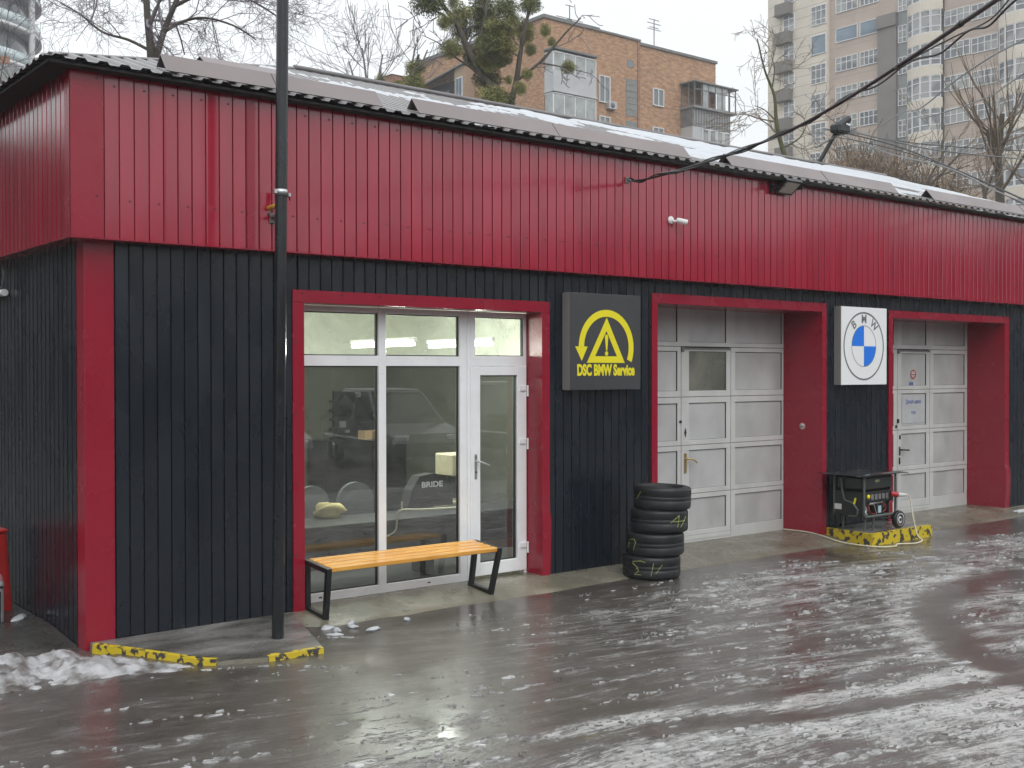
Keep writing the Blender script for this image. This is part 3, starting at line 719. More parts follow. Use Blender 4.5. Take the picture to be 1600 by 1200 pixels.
c = MB(); c.tube([(-OV+0.05,-OV+0.05,EV+0.030),(YR,YR,rz(YR)+0.022)], [0.012,0.03], 6); c.tube([(YR,YR,rz(YR)+0.035),(XEND+0.2,YR,rz(YR)+0.035)],0.04,6); c.build('ridge_cap', m_roof, GB)
# bent taupe flashings lying along the eave as snow stops
def guard(x0, x1, d0, wd=0.21, hh=0.115):
    b = MB(); za = rz(d0)+0.028; zb = rz(d0+wd*0.62)+0.028+hh; zc = rz(d0+wd)+0.03
    sec = [(d0, za), (d0+wd*0.62, zb), (d0+wd, zc), (d0+wd-0.004, zc-0.006), (d0+wd*0.62, zb-0.008), (d0+0.006, za-0.004)]
    b.prism(sec, x0, x1, 'YZ'); b.build('snow_guard', m_guard, GB)
def gx(u, v): return onY(u, v, -0.16).x
guard(gx(257,95), gx(430,125), -0.20); guard(gx(432,126), gx(596,157), -0.19)
guard(gx(651,175), gx(870,213), -0.205); guard(gx(872,213), gx(1077,245), -0.195)
guard(gx(1140,262), gx(1290,285), -0.20); guard(gx(1292,285), gx(1402,300), -0.192)
guard(gx(1456,315), gx(1600,338), -0.20); guard(gx(1602,338), 16.6, -0.192)
p = onY(400, 102, 1.6)
guard(p.x-0.55, p.x+0.35, 1.55, 0.25, 0.06)
# snow lying on the roof
xs = np.arange(0.0, XEND+0.1, 0.05); ds = np.arange(-OV+0.015, YR-0.03, 0.06)
XX, DD = np.meshgrid(xs, ds)
nz = fbm(XX*0.5, DD*3.0, 60, 4)*0.55+fbm(XX*1.7, DD*1.3, 66, 3)*0.45
cov = 0.37+0.15*sstep(5, 11, XX)+0.10*sstep(0.5, 2.0, DD)-0.05*(DD < 0.2)+0.10*np.exp(-((DD-0.30)/0.16)**2)
ph = (XX+OV) % per
hs_ = 0.034*sstep(0.0, 0.10, nz-(1-cov)+0.0)+0.012*sstep(0.05, 0.16, nz-(1-cov))
hs_ = hs_*np.where((ph > 0.06) & (ph < 0.145) & (XX < 7), 0.55, 1.0)
hs_ = np.where(XX < DD+0.1, 0, hs_)
ZZ = EV+SL*(DD+OV)+0.004+hs_
nx, ny = len(xs), len(ds); i = np.arange(nx-1)[None,:]+nx*np.arange(ny-1)[:,None]
q = np.stack([i,i+1,i+nx+1,i+nx],-1).reshape(-1,4); hv = hs_.reshape(-1); keep = (hv[q].max(1) > 0.006)
me = bpy.data.meshes.new('roof_snow'); me.from_pydata(np.stack([XX,DD,ZZ],-1).reshape(-1,3).tolist(), [], q[keep].tolist()); me.materials.append(m_snow)
me.polygons.foreach_set('use_smooth', [True]*len(me.polygons))
tag(link('roof_snow', me), 'thin melting snow lying in bands on the sheet roof', kind='stuff')

# ---- rooms behind the glass
m_inwall = mat('olive_grey_unlit_wall', (0.080,0.082,0.064), 0.7, var=0.12, vscale=1.2)  # lower wall: weaker lamplight is put into the colour
m_inup = mat('cream_lamplit_room', (0.78,0.80,0.70), 0.7, var=0.08, vscale=0.8)  # upper wall and ceiling: brightness of the lamps painted into the colour
m_infloor = mat('grey_floor_tile', (0.10,0.10,0.10), 0.35, var=0.15, vscale=2)
m_indark = mat('charcoal_plinth', (0.022,0.023,0.025), 0.4, var=0.2, vscale=3)
c = MB(); c.box((0.23, 0.31, -0.06), (XEND-0.1, 8.0, -0.008)); c.build('interior_floor', m_infloor, GB)
c = MB(); c.box((0.23, 0.205, 3.02), (XEND-0.1, 8.0, 3.10)); c.build('interior_ceiling', m_inup, GB)
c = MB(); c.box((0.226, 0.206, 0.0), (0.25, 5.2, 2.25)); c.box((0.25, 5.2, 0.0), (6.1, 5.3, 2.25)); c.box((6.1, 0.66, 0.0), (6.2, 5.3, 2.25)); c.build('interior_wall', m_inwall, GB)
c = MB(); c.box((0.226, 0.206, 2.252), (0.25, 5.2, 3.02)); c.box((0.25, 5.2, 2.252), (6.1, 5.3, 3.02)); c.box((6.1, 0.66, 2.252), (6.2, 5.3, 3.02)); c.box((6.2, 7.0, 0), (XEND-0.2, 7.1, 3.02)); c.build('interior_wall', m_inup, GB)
# =================================================================== things fixed to the facade
def text(name, body, size, loc, m, parent, xs=1.0, off=0.0, ext=0.0015, rz_=0.0, rx=90, align='CENTER', roll=0.0):
    cu = bpy.data.curves.new(name, 'FONT'); cu.body = body; cu.size = size; cu.align_x = align; cu.align_y = 'CENTER'
    cu.offset = off; cu.extrude = ext; cu.resolution_u = 4
    o = bpy.data.objects.new(name, cu)
    COL.objects.link(o); dg = bpy.context.evaluated_depsgraph_get(); me = bpy.data.meshes.new_from_object(o.evaluated_get(dg))
    bpy.data.objects.remove(o); me.materials.clear(); me.materials.append(m)
    return link(name, me, parent, loc, (R(rx), R(roll), rz_)), me
def scale_mesh(me, sx_, sy_):
    for v in me.vertices: v.co.x *= sx_; v.co.y *= sy_
def ring(cx, cz, r0, r1, a0, a1, y0, y1, n=48):
    b = MB(); vs = []; fs = []
    for i in range(n+1):
        a = R(a0+(a1-a0)*i/n)
        for r in (r0, r1):
            for y in (y0, y1): vs.append((cx+r*math.cos(a), y, cz+r*math.sin(a)))
    for i in range(n):
        k0, k1 = i*4, i*4+4
        fs += [(k0, k0+2, k1+2, k1), (k0+1, k1+1, k1+3, k0+3), (k0, k1, k1+1, k0+1), (k0+2, k0+3, k1+3, k1+2)]
    fs += [(0,1,3,2), (n*4, n*4+2, n*4+3, n*4+1)]
    b.add(vs, fs); return b
# dark service sign
S1 = thing('service_sign', 'square graphite sign with yellow warning triangle, curved arrow and lettering', 'sign', (5.50, 0, 1.91))
def rel(x, z): return (x-5.50, z-1.91)
yS = -0.120
c = MB(); c.box((-0.515, yS+0.004, 0), (0.515, -0.004, 1.015), 0.003); c.build('sign_box', m_signside, S1)
c = MB(); c.box((-0.513, yS-0.001, 0.002), (0.513, yS+0.003, 1.013)); c.build('sign_face', m_signb, S1)
cx, cz = 0.010, 0.450
ring(cx, cz, 0.325, 0.398, -23, 180, yS-0.004, yS-0.0015).build('curved_arrow', m_yel, S1)
c = MB(); c.prism([(cx-0.45, cz+0.005), (cx-0.275, cz+0.005), (cx-0.358, cz-0.145)], yS-0.0042, yS-0.0014); c.build('arrow_head', m_yel, S1)
c = MB(); o3 = [(-0.285,-0.165),(0.265,-0.165),(0.0,0.315)]; i3 = [(-0.168,-0.095),(0.150,-0.095),(-0.004,0.175)]
vs = [(p_[0]+cx, yS-0.004, p_[1]+cz) for p_ in o3+i3]+[(p_[0]+cx, yS-0.0015, p_[1]+cz) for p_ in o3+i3]
fs = []
for a_ in range(3):
    b_ = (a_+1) % 3; fs += [(a_, b_, b_+3, a_+3), (a_+6, a_+9, b_+9, b_+6), (a_, a_+6, b_+6, b_), (a_+3, b_+3, b_+9, a_+9)]
c.add(vs, fs); c.build('warning_triangle', m_yel, S1)
c = MB(); c.prism([(cx-0.026,cz+0.11),(cx-0.016,cz+0.135),(cx+0.010,cz+0.135),(cx+0.021,cz+0.11),(cx+0.006,cz-0.035),(cx-0.010,cz-0.035)], yS-0.004, yS-0.0015)
c.prism([(cx-0.002+0.024*math.cos(2*math.pi*q/14), cz-0.066+0.024*math.sin(2*math.pi*q/14)) for q in range(14)], yS-0.004, yS-0.0015); c.build('exclamation_mark', m_yel, S1)
lt, me = text('lettering', 'DSC BMW Service', 0.158, (0.005, yS-0.002, 0.203), m_yel, S1, off=0.0075)
wdt = max(v.co.x for v in me.vertices)-min(v.co.x for v in me.vertices); scale_mesh(me, 0.835/wdt, 1.0)
# white emblem sign
S2 = thing('emblem_sign', 'square white sign with grey ring and blue and white quartered disc', 'sign', (10.165, 0, 1.925))
yS = -0.115
c = MB(); c.box((-0.505, yS+0.004, 0), (0.510, -0.004, 1.020), 0.003); c.build('sign_box', m_signside, S2)
c = MB(); c.box((-0.503, yS-0.002, 0.002), (0.508, yS+0.003, 1.018)); c.build('sign_face', m_signw, S2)
cx, cz = -0.008, 0.508
ring(cx, cz, 0.428, 0.450, 0, 360, yS-0.004, yS-0.0025, 72).build('outer_ring', m_greyv, S2)
ring(cx, cz, 0.266, 0.273, 0, 360, yS-0.004, yS-0.0025, 64).build('inner_ring', m_greyv, S2)
for a0 in (90, 270):
    b = MB(); b.prism([(cx, cz)]+[(cx+0.265*math.cos(R(a0+90*q/16)), cz+0.265*math.sin(R(a0+90*q/16))) for q in range(17)], yS-0.004, yS-0.0025); b.build('blue_quarter', m_blue, S2)
for ch, an in (('B', 129), ('M', 90), ('W', 51)):
    text('letter', ch, 0.155, (cx+0.352*math.cos(R(an)), yS-0.003, cz+0.352*math.sin(R(an))), m_greyv, S2, off=0.0022, roll=-(an-90))
# small stickers
def disc(cx, cy, cz, r, axis='Y', n=20):
    b = MB(); b.lathe([(0.0, 0), (r, 0), (r, 0.002), (0.0, 0.002)], n, (cx, cy, cz), axis); return b
T = thing('round_sticker', 'small round white sticker with red ring and bar on the right-hand garage door', 'sticker', (12.475, 0.612, 2.055))
disc(0, 0, 0, 0.068).build('disc', m_label, T)
ring(0, 0, 0.055, 0.070, 0, 360, -0.004, -0.001, 28).build('red_ring', m_stickr, T)
c = MB(); c.box((-0.058,-0.004,-0.007),(0.058,-0.001,0.007)); c.build('red_bar', m_stickr, T)
c = MB(); c.box((-0.012,-0.003,0.025),(0.012,-0.001,0.045)); c.build('pictogram', m_stickr, T)
T = thing('blue_label', 'tiny blue and white label under the round sticker on the garage door', 'sticker', (12.455, 0.612, 1.915))
c = MB(); c.box((-0.075,-0.002,-0.02),(0.025,0.002,0.022)); c.build('blue_field', m_stickb, T)
c = MB(); c.box((0.026,-0.002,-0.02),(0.06,0.002,0.022)); c.build('white_field', m_label, T)
T = thing('paper_notice', 'pale notice with two lines of violet lettering on the right-hand wicket door', 'notice', (12.48, 0.612, 1.53))
c = MB(); c.box((-0.30,-0.001,-0.20),(0.30,0.003,0.20)); c.build('sheet', mat('pale_notice', (0.47,0.48,0.49), 0.5, var=0.1, vscale=4), T)
lt, me = text('lettering', 'Дзвоніть нижче', 0.085, (0.0,-0.0015,0.115), m_stickb, T, off=0.002, ext=0.0006)
wdt = max(v.co.x for v in me.vertices)-min(v.co.x for v in me.vertices); scale_mesh(me, 0.40/max(wdt,0.01), 1.0)
lt, me = text('lettering', 'тел', 0.075, (0.0,-0.0015,-0.045), m_stickb, T, off=0.002, ext=0.0006)
T = thing('no_smoking_sticker', 'small round no-smoking sticker on the red door reveal', 'sticker', (9.396, 0.29, 1.386))
disc(0, 0, 0, 0.05, 'X').build('disc', m_label, T); T.children[0].location = (-0.003,0,0)
c = MB()
for a in range(24):
    a0, a1 = 2*math.pi*a/24, 2*math.pi*(a+1)/24
    c.add([(-0.005, r_*math.cos(t_), r_*math.sin(t_)) for r_, t_ in ((0.042,a0),(0.051,a0),(0.051,a1),(0.042,a1))], [(0,1,2,3)])
c.build('red_ring', m_stickr, T)
c = MB(); c.box((-0.006,-0.032,-0.006),(-0.004,0.03,0.004)); c.build('cigarette', m_gasket, T)
# flood light under the eave
T = thing('flood_light', 'black flood lamp tilted downward under the eave', 'lamp', (8.40, FY, 4.31))
def tilted(x0, x1, l, t0, t1, ins):
    # slab lying in a plane whose outward face looks down and away from the wall
    ca, sa = math.cos(R(38)), math.sin(R(38)); vs = []
    for t_ in (t0, t1):
        for (xx, q) in ((x0+ins, ins), (x1-ins, ins), (x1-ins, l-ins), (x0+ins, l-ins)):
            vs.append((xx*0.82, -0.05-(q*ca+t_*sa)*0.82, -0.06+(q*sa-t_*ca)*0.82))
    return MB().add(vs, [(0,1,2,3),(7,6,5,4),(0,4,5,1),(1,5,6,2),(2,6,7,3),(3,7,4,0)])
tilted(-0.20, 0.17, 0.27, -0.055, 0.0, 0).build('housing', m_black, T)
tilted(-0.20, 0.17, 0.27, 0.001, 0.006, 0.035).build('lens', m_lens, T)
c = MB(); c.box((-0.23,-0.05,-0.06),(-0.195,-0.002,0.07)); c.box((-0.225,-0.22,0.0),(-0.195,-0.03,0.03)); c.box((0.135,-0.22,0.0),(0.16,-0.002,0.03)); c.build('bracket', m_black, T)
# security camera
T = thing('security_camera', 'small white bullet camera on the ruby fascia', 'camera', (6.46, FY, 3.785)); T.scale = (0.82,0.82,0.82)
c = MB(); c.lathe([(0,0.0),(0.052,0.0),(0.055,-0.02),(0.04,-0.035),(0,-0.038)], 20, (0,0,0), 'Y'); c.build('base', m_white, T)
c = MB(); c.tube([(0.0,-0.03,0),(0.02,-0.06,-0.02),(0.07,-0.075,-0.01)], 0.016, 10); c.build('arm', m_white, T)
dirv = Vector((0.80,-0.55,-0.22)).normalized(); p0 = Vector((0.05,-0.07,0.0))
c = MB(); c.tube([p0, p0+dirv*0.02, p0+dirv*0.15], [0.028,0.038,0.040], 16); c.build('body', m_white, T)
c = MB(); c.tube([p0+dirv*0.151, p0+dirv*0.156], [0.034,0.030], 16); c.build('lens', m_black, T)

# black steel pipe post on the pad, hung with a clamp
PB = Vector((1.306, -0.805, 0.0)); lean = (onY(441,0,-0.805)-onY(433.5,995,-0.805)); lean = Vector((lean.x/ max(lean.z,0.1), 0, 1))
T = thing('pipe_post', 'tall black steel pipe standing on the yellow-edged pad', 'post', PB)
c = MB(); c.tube([lean*z_ for z_ in (-0.03, 1.2, 2.4, 3.6, 4.8, 6.2)], 0.0475, 24); c.build('pipe', m_pole, T)
zc_ = 3.52
c = MB(); c.lathe([(0.0475,-0.020),(0.052,-0.020),(0.052,0.020),(0.0475,0.020)], 24, lean*zc_, 'Z'); c.box((lean.x*zc_-0.075,-0.035,zc_-0.016),(lean.x*zc_-0.05,-0.005,zc_+0.016)); c.box((lean.x*zc_+0.05,-0.03,zc_-0.03),(lean.x*zc_+0.07,-0.005,zc_-0.005)); c.build('pipe_clamp', m_steel, T)
c = MB(); c.tube([(lean.x*zc_-0.055,-0.02,zc_-0.028),(lean.x*zc_,-0.054,zc_-0.03),(lean.x*zc_+0.055,-0.03,zc_-0.035),(lean.x*zc_+0.066,-0.02,zc_-0.06)],0.006,6); c.build('wire_tie', m_cable, T)
# yellow gas pipe stub out of the fascia, grey bracket below it
T = thing('gas_pipe', 'short bent yellow pipe leaving the fascia behind the black post', 'pipe', (1.575, FY, 3.49))
c = MB(); c.tube([(0.0,0.02,0.0),(0.0,-0.05,0.0),(0.02,-0.10,0.012),(0.055,-0.13,0.05),(0.065,-0.14,0.10),(0.066,-0.14,0.15)], 0.021, 12); c.build('pipe', m_yellowpipe, T)
c = MB(); c.box((0.0,-0.12,-0.085),(0.10,-0.002,-0.06),0.004); c.box((0.0,-0.02,-0.13),(0.05,-0.002,-0.04),0.003); c.build('bracket', m_metal, T)

# =================================================================== pad, kerb, plinth
pad_poly = [(0.10,-0.02),(0.10,-0.095),(0.563,-1.08),(0.655,-1.16),(0.985,-1.29),(1.43,-1.315),(1.755,-0.30),(1.86,0.01)]
PD = MB(); PD.prism(pad_poly, GZ-0.05, 0.0, 'XY')
pd = PD.build('pavement_pad', m_concpad); tag(pd, 'cracked concrete pad at the building corner under the black post', kind='structure')
def kerb(p0, p1, z1=0.004, parent=pd, paint=None):
    d = Vector((p1[0]-p0[0], p1[1]-p0[1], 0)); L_ = d.length; d.normalize(); n_ = Vector((d.y, -d.x, 0))
    k_ = MB(); seg = max(2, int(L_/0.05)); vs = []
    for i in range(seg+1):
        q = Vector((p0[0], p0[1], 0))+d*(L_*i/seg); j_ = 0.006*(random.random()-0.5)
        a_ = q-n_*0.05; b_ = q+n_*(0.006+j_)
        vs += [(a_.x,a_.y,z1-0.0), (b_.x,b_.y,z1-abs(j_)), (b_.x+n_.x*0.012,b_.y+n_.y*0.012,GZ-0.03), (a_.x,a_.y,GZ-0.03)]
    fs = []
    for i in range(seg):
        for k in range(4): fs.append((i*4+k, i*4+(k+1) % 4, i*4+4+(k+1) % 4, i*4+4+k))
    fs += [(0,1,2,3), tuple(len(vs)-4+q for q in (3,2,1,0))]
    k_.add(vs, fs); k_.build('kerb', paint or m_yellow, parent)
kerb((0.10,-0.095), (0.563,-1.08)); kerb((0.566,-1.082), (0.64,-1.148)); kerb((0.985,-1.29), (1.43,-1.315))
kerb((0.643,-1.15), (0.982,-1.288), -0.006, paint=m_conc)
PL = thing('concrete_plinth', 'low concrete plinth with flaking yellow and black painted faces', 'plinth', (9.388, -0.765, GZ))
c = MB(); c.prism([(0.02,0.02),(1.36,0.035),(1.30,0.72),(0.10,0.72)], -0.02, 0.146, 'XY'); c.build('slab', m_concpad, PL)
m_yellow2 = mat('flaking_plinth_paint', (0.60,0.45,0.018), 0.42, col2=(0.045,0.042,0.04), vscale=13.0, thr=(0.525,0.56), bump=0.6, bscale=16, rvar=0.1, detail=9)
c = MB()
vs = []
for i in range(20):
    t_ = i/19; j_ = 0.012*(random.random()-0.5); vs += [(1.38*t_, j_+0.02*t_, -0.03), (1.37*t_, 0.012+j_*0.5+0.02*t_, 0.15+0.006*(random.random()-0.5)), (1.37*t_, 0.06+0.02*t_, 0.1505)]
fs = []
for i in range(19): fs += [(3*i,3*i+3,3*i+4,3*i+1),(3*i+1,3*i+4,3*i+5,3*i+2)]
c.add(vs, fs); c.build('painted_face', m_yellow2, PL)
c = MB(); vs = []
for i in range(12):
    t_ = i/11; j_ = 0.010*(random.random()-0.5); vs += [(-0.005+0.09*t_+j_, 0.74*t_, -0.03), (0.006+0.09*t_+j_*0.5, 0.74*t_, 0.15), (0.05+0.09*t_, 0.74*t_, 0.1503)]
fs = []
for i in range(11): fs += [(3*i,3*i+1,3*i+4,3*i+3),(3*i+1,3*i+2,3*i+5,3*i+4)]
c.add(vs, fs); c.build('painted_face', m_yellow2, PL)

# =================================================================== bench
B = thing('bench', 'slatted bench of varnished pine on black steel frames', 'bench', (1.985, -0.355, -0.041))
B.rotation_euler = (R(4.6), 0, 0)
BL, BD, BH = 1.90, 0.42, 0.455
for xx, dx in ((0.0, 1), (BL, -1)):
    c = MB(); t_ = 0.042; w0, w1 = xx, xx+dx*0.045
    bx0, bx1 = min(w0,w1), max(w0,w1); ins = 0.055*(1 if dx < 0 else 1)*(1 if dx < 0 else 0.35)
    def leg(yt, yb):
        z0_, z1_ = 0.0, BH-t_; o0, o1 = (-ins if dx < 0 else ins*0.3), 0
        c.add([(bx0+o0,yb,z0_),(bx1+o0,yb,z0_),(bx1+o0,yb+t_,z0_),(bx0+o0,yb+t_,z0_),(bx0,yt,z1_),(bx1,yt,z1_),(bx1,yt+t_,z1_),(bx0,yt+t_,z1_)],
              [(0,3,2,1),(4,5,6,7),(0,1,5,4),(1,2,6,5),(2,3,7,6),(3,0,4,7)])
    leg(0.0, 0.03); leg(BD-t_, BD-t_-0.03)
    o0 = (-ins if dx < 0 else ins*0.3)
    c.box((bx0+o0, 0.03+t_, 0.0), (bx1+o0, BD-t_-0.03, t_)); c.box((bx0, 0.0, BH-t_+0.0005), (bx1, BD, BH))
    c.build('leg_frame', m_black, B)
for q in range(4):
    y0 = 0.012+q*0.107
    c = MB(); c.box((0.048, y0, BH-0.034), (BL-0.048, y0+0.077, BH+0.006), 0.005); c.build('slat', m_pine, B)

# =================================================================== tyres
def tyre_prof():
    Rr, W = 0.302, 0.236
    p = [(0.215,0.022),(0.222,0.008),(0.25,0.0),(0.275,0.002),(0.290,0.009),(0.2985,0.021),(Rr,0.036)]
    for gz in (0.098, 0.138): p += [(Rr,gz-0.005),(Rr-0.0018,gz-0.003),(Rr-0.0018,gz+0.003),(Rr,gz+0.005)]
    p += [(Rr,W-0.036),(0.2985,W-0.021),(0.290,W-0.009),(0.275,W-0.002),(0.25,W),(0.222,W-0.008),(0.215,W-0.022),(0.214,W/2)]
    return p
c = MB(); c.lathe(tyre_prof(), 56, close=True); tyme = c.mesh('carcass', m_blackrub)
toff = [(0,0),(0.035,-0.02),(0.075,-0.04),(0.095,-0.06)]
tlab = ['lowest tyre of the stack, chalked with an A and a 3', 'second tyre from the ground in the stack, chalk marks on its left side',
        'third tyre from the ground in the stack, chalked with an A', 'topmost tyre of the stack by the garage door']
tb = Vector((5.80, -0.50, GZ+0.004))
view = Vector((CAM.x-tb.x, CAM.y-tb.y, 0)).normalized(); va = math.atan2(view.y, view.x)
def chalk(parent, strokes):
    c = MB()
    for st in strokes:       # (angle offset deg [+ = towards picture right], height)
        pts = []
        for (p0, p1) in zip(st, st[1:]):
            for k in range(5):
                t_ = k/4; a_ = va+R(p0[0]*(1-t_)+p1[0]*t_); z_ = p0[1]*(1-t_)+p1[1]*t_; pts.append((0.3045*math.cos(a_), 0.3045*math.sin(a_), z_))
        c.tube(pts, 0.0024, 5)
    c.build('chalk_mark', m_chalk, parent)
ty = []
for q in range(4):
    T = thing('tyre', tlab[q], 'tyre', tb+Vector((toff[q][0], toff[q][1], q*0.240)), group='tyres stacked by the garage door')
    T.rotation_euler = (R([0,0.6,-0.5,1.0][q]), R([0.5,-0.6,0.8,1.4][q]), 0)
    link('carcass', tyme, T); ty.append(T)
chalk(ty[0], [[(-40,0.185),(-22,0.200),(-12,0.185)],[(-40,0.17),(-28,0.125),(-32,0.11)],[(-28,0.12),(-26,0.09),(-36,0.055),(-20,0.055)],[(4,0.185),(-1,0.05)],[(21,0.165),(8,0.07)]])
chalk(ty[2], [[(22,0.11),(42,0.185),(38,0.06)],[(64,0.17),(46,0.06)],[(28,0.12),(60,0.125)]])
chalk(ty[1], [[(-68,0.07),(-62,0.14)],[(-60,0.165),(-46,0.18),(-42,0.15),(-48,0.06)]])
chalk(ty[3], [[(-60,0.10),(-48,0.18)]])

# =================================================================== generator
G = thing('generator', 'open frame petrol generator with black tank on the painted plinth', 'generator', (9.43, -0.62, 0.09))
GL, GD = 0.68, 0.44; zb_, zt_ = 0.19, 0.71
fr = MB(); r_ = 0.016
def loop(pts): 
    n = len(pts); out_ = []
    for i in range(n):
        p = Vector(pts[i]); a_ = Vector(pts[i-1]); b_ = Vector(pts[(i+1) % n]); k = 0.07
        da = (a_-p).normalized()*k; db = (b_-p).normalized()*k
        out_ += [p+da, p+da*0.3+db*0.3*0.0+(db*0.05), p+db*0.3+da*0.05, p+db]
    return out_+[out_[0]]
for yy in (0.0, GD): fr.tube(loop([(0,yy,zb_),(GL,yy,zb_),(GL,yy,zt_),(0,yy,zt_)]), r_, 8, caps=False)
for xx in (0.10, GL-0.10):
    for zz in (zb_, zt_): fr.tube([(xx,0,zz),(xx,GD,zz)], r_*0.9, 8)
fr.tube([(-0.01,GD*0.75,zt_-0.05),(-0.02,GD*0.70,zb_+0.32),(-0.02,GD*0.62,zb_+0.20),(-0.02,GD*0.35,zb_+0.17),(-0.02,GD*0.18,zb_+0.09),(-0.01,GD*0.22,zb_+0.01),(0,GD*0.5,zb_)], r_*0.85, 8)
for xx, yy in ((0.12,0.06),(0.12,GD-0.06),(0.30,0.06)): fr.tube([(xx,yy,zb_),(xx-0.02,yy,0.004)], 0.014, 8)
fr.build('frame', m_frameg, G)
c = MB(); c.box((0.012,0.012,0.50),(GL-0.02,GD-0.01,0.705),0.04); c.build('fuel_tank', m_dgreen, G)
c = MB(); c.box((0.03,0.012,0.36),(GL-0.03,0.08,0.498),0.008); c.build('control_panel', m_black, G)
pnl = G.children[-1]
c = MB()
for q in range(5): c.box((0.16+q*0.08,0.004,0.395),(0.215+q*0.08,0.013,0.465),0.003)
c.build('socket', m_metal, pnl)
c = MB(); c.lathe([(0,0.0),(0.028,0.0),(0.028,-0.02),(0,-0.022)], 14, (0.095,0.012,0.44), 'Y'); c.build('yellow_switch', m_yel, pnl)
c = MB(); c.box((0.24,0.002,0.615),(0.33,0.014,0.645)); c.build('tank_badge', mat('pale_green_badge',(0.20,0.24,0.12),0.5), G)
c = MB(); c.box((0.09,0.12,zb_+0.02),(0.40,GD-0.06,0.37),0.03); c.cyl((0.14,0.10,0.33),(0.14,0.30,0.33),0.07,16); c.build('engine_block', m_black, G)
for q in range(5):
    c = MB(); c.box((0.16+q*0.022,0.095,zb_+0.05),(0.168+q*0.022,0.125,zb_+0.17)); c.build('cooling_fin', m_metal, G)
c = MB(); c.cyl((0.42,GD/2,zb_+0.13),(GL-0.06,GD/2,zb_+0.13),0.115,20); c.build('alternator', m_metal, G)
c = MB(); c.tube([(0.20,0.07,0.335),(0.22,0.06,0.35),(0.44,0.06,0.352),(0.46,0.07,0.34)], [0.012,0.030,0.030,0.012], 14); c.build('chrome_muffler', m_chrome, G)
c = MB(); c.tube([(0.06,0.05,0.33),(0.10,0.04,0.29),(0.09,0.04,0.24),(0.05,0.05,0.21)],0.014,8); c.tube([(0.03,0.06,0.24),(0.12,0.05,0.21)],0.02,8); c.build('starter_motor', m_steel, G)
c = MB(); c.box((0.30,0.025,zb_+0.015),(0.45,0.11,zb_+0.135),0.006); c.build('battery', m_black, G); bt = G.children[-1]
c = MB(); c.box((0.335,0.021,zb_+0.03),(0.40,0.027,zb_+0.12)); c.build('battery_label', mat('pale_blue_label',(0.42,0.55,0.58),0.4), bt)
c = MB(); c.tube([(0.16,0.05,0.33),(0.15,0.03,0.27),(0.19,0.02,0.225),(0.27,0.02,0.21)],0.006,6); c.tube([(0.44,0.03,0.33),(0.50,0.02,0.31),(0.50,0.02,0.26),(0.44,0.02,0.23)],0.006,6); c.build('red_lead', m_redpl, G)
c = MB(); c.tube([(0.24,0.02,0.335),(0.285,0.012,zb_+0.02)],0.006,6); c.build('strut', m_steel, G)
c = MB(); c.box((-0.03,GD*0.28,0.345),(-0.022,GD*0.34,0.425)); c.build('yellow_tag', m_yel, G); G.children[-1].rotation_euler=(0.3,0,0)
G.children[-1].location = (0,0.10,-0.02)
c = MB(); c.box((-0.025,GD*0.72,0.265),(-0.018,GD*0.95,0.335)); c.build('data_plate', m_label, G)
c = MB(); c.box((-0.012,0.012,0.20),(0.05,GD-0.01,0.50),0.01); c.box((0.05,GD-0.05,0.20),(GL-0.02,GD-0.02,0.50),0.01); c.box((GL-0.06,0.06,0.20),(GL-0.03,GD-0.06,0.50),0.01); c.build('side_shield', m_black, G)
W = MB(); W.lathe([(0.05,-0.03),(0.105,-0.03),(0.115,-0.015),(0.115,0.015),(0.105,0.03),(0.05,0.03)], 28, (GL+0.0,-0.045,0.118), 'Y'); wl = W.build('wheel', m_blackrub, G)
c = MB(); c.lathe([(0.0,-0.022),(0.03,-0.024),(0.045,-0.016),(0.078,-0.034),(0.078,0.02),(0,0.02)], 24, (GL,-0.045,0.118), 'Y'); c.build('rim', m_white, wl)
c = MB(); c.cyl((GL,-0.07,0.118),(GL,-0.082,0.118),0.018,12); c.build('hub_cap', m_black, wl)
c = MB(); c.cyl((GL,-0.04,0.118),(GL,GD,0.118),0.010,8); c.tube([(GL-0.03,0.05,zb_),(GL,0.05,0.12)],0.014,8); c.build('axle', m_metal, G)
# cover sheet over the generator
xs = np.linspace(-0.20, 0.92, 34); ys = np.linspace(-0.06, 0.56, 20); XX, YY = np.meshgrid(xs, ys)
ZZ = 0.026*(fbm(XX*3.2, YY*3.2, 5, 3)-0.5)*1.2-0.02*np.abs(YY-0.2)-0.03*sstep(0.7,1.0,XX)-0.02*sstep(0.02,-0.1,YY)-0.02*sstep(-0.1,-0.28,XX)
b = MB(); n0 = len(xs); m0 = len(ys); P_ = np.stack([XX,YY,ZZ],-1).reshape(-1,3)
b.smooth = True
b.add(P_.tolist()+(P_-np.array([0,0,0.006])).tolist(), [(i+n0*j,i+1+n0*j,i+1+n0*(j+1),i+n0*(j+1)) for j in range(m0-1) for i in range(n0-1)]+
      [(i+n0*(j+1)+n0*m0,i+1+n0*(j+1)+n0*m0,i+1+n0*j+n0*m0,i+n0*j+n0*m0) for j in range(m0-1) for i in range(n0-1)])
cv = b.build('cover_sheet', mat('wet_black_sheet',(0.018,0.019,0.021),0.16,spec=0.6,bump=0.15,bscale=18), None, (9.43,-0.62,0.822), fix=False)
tag(cv, 'wet crumpled black sheet covering the top of the generator', 'cover')
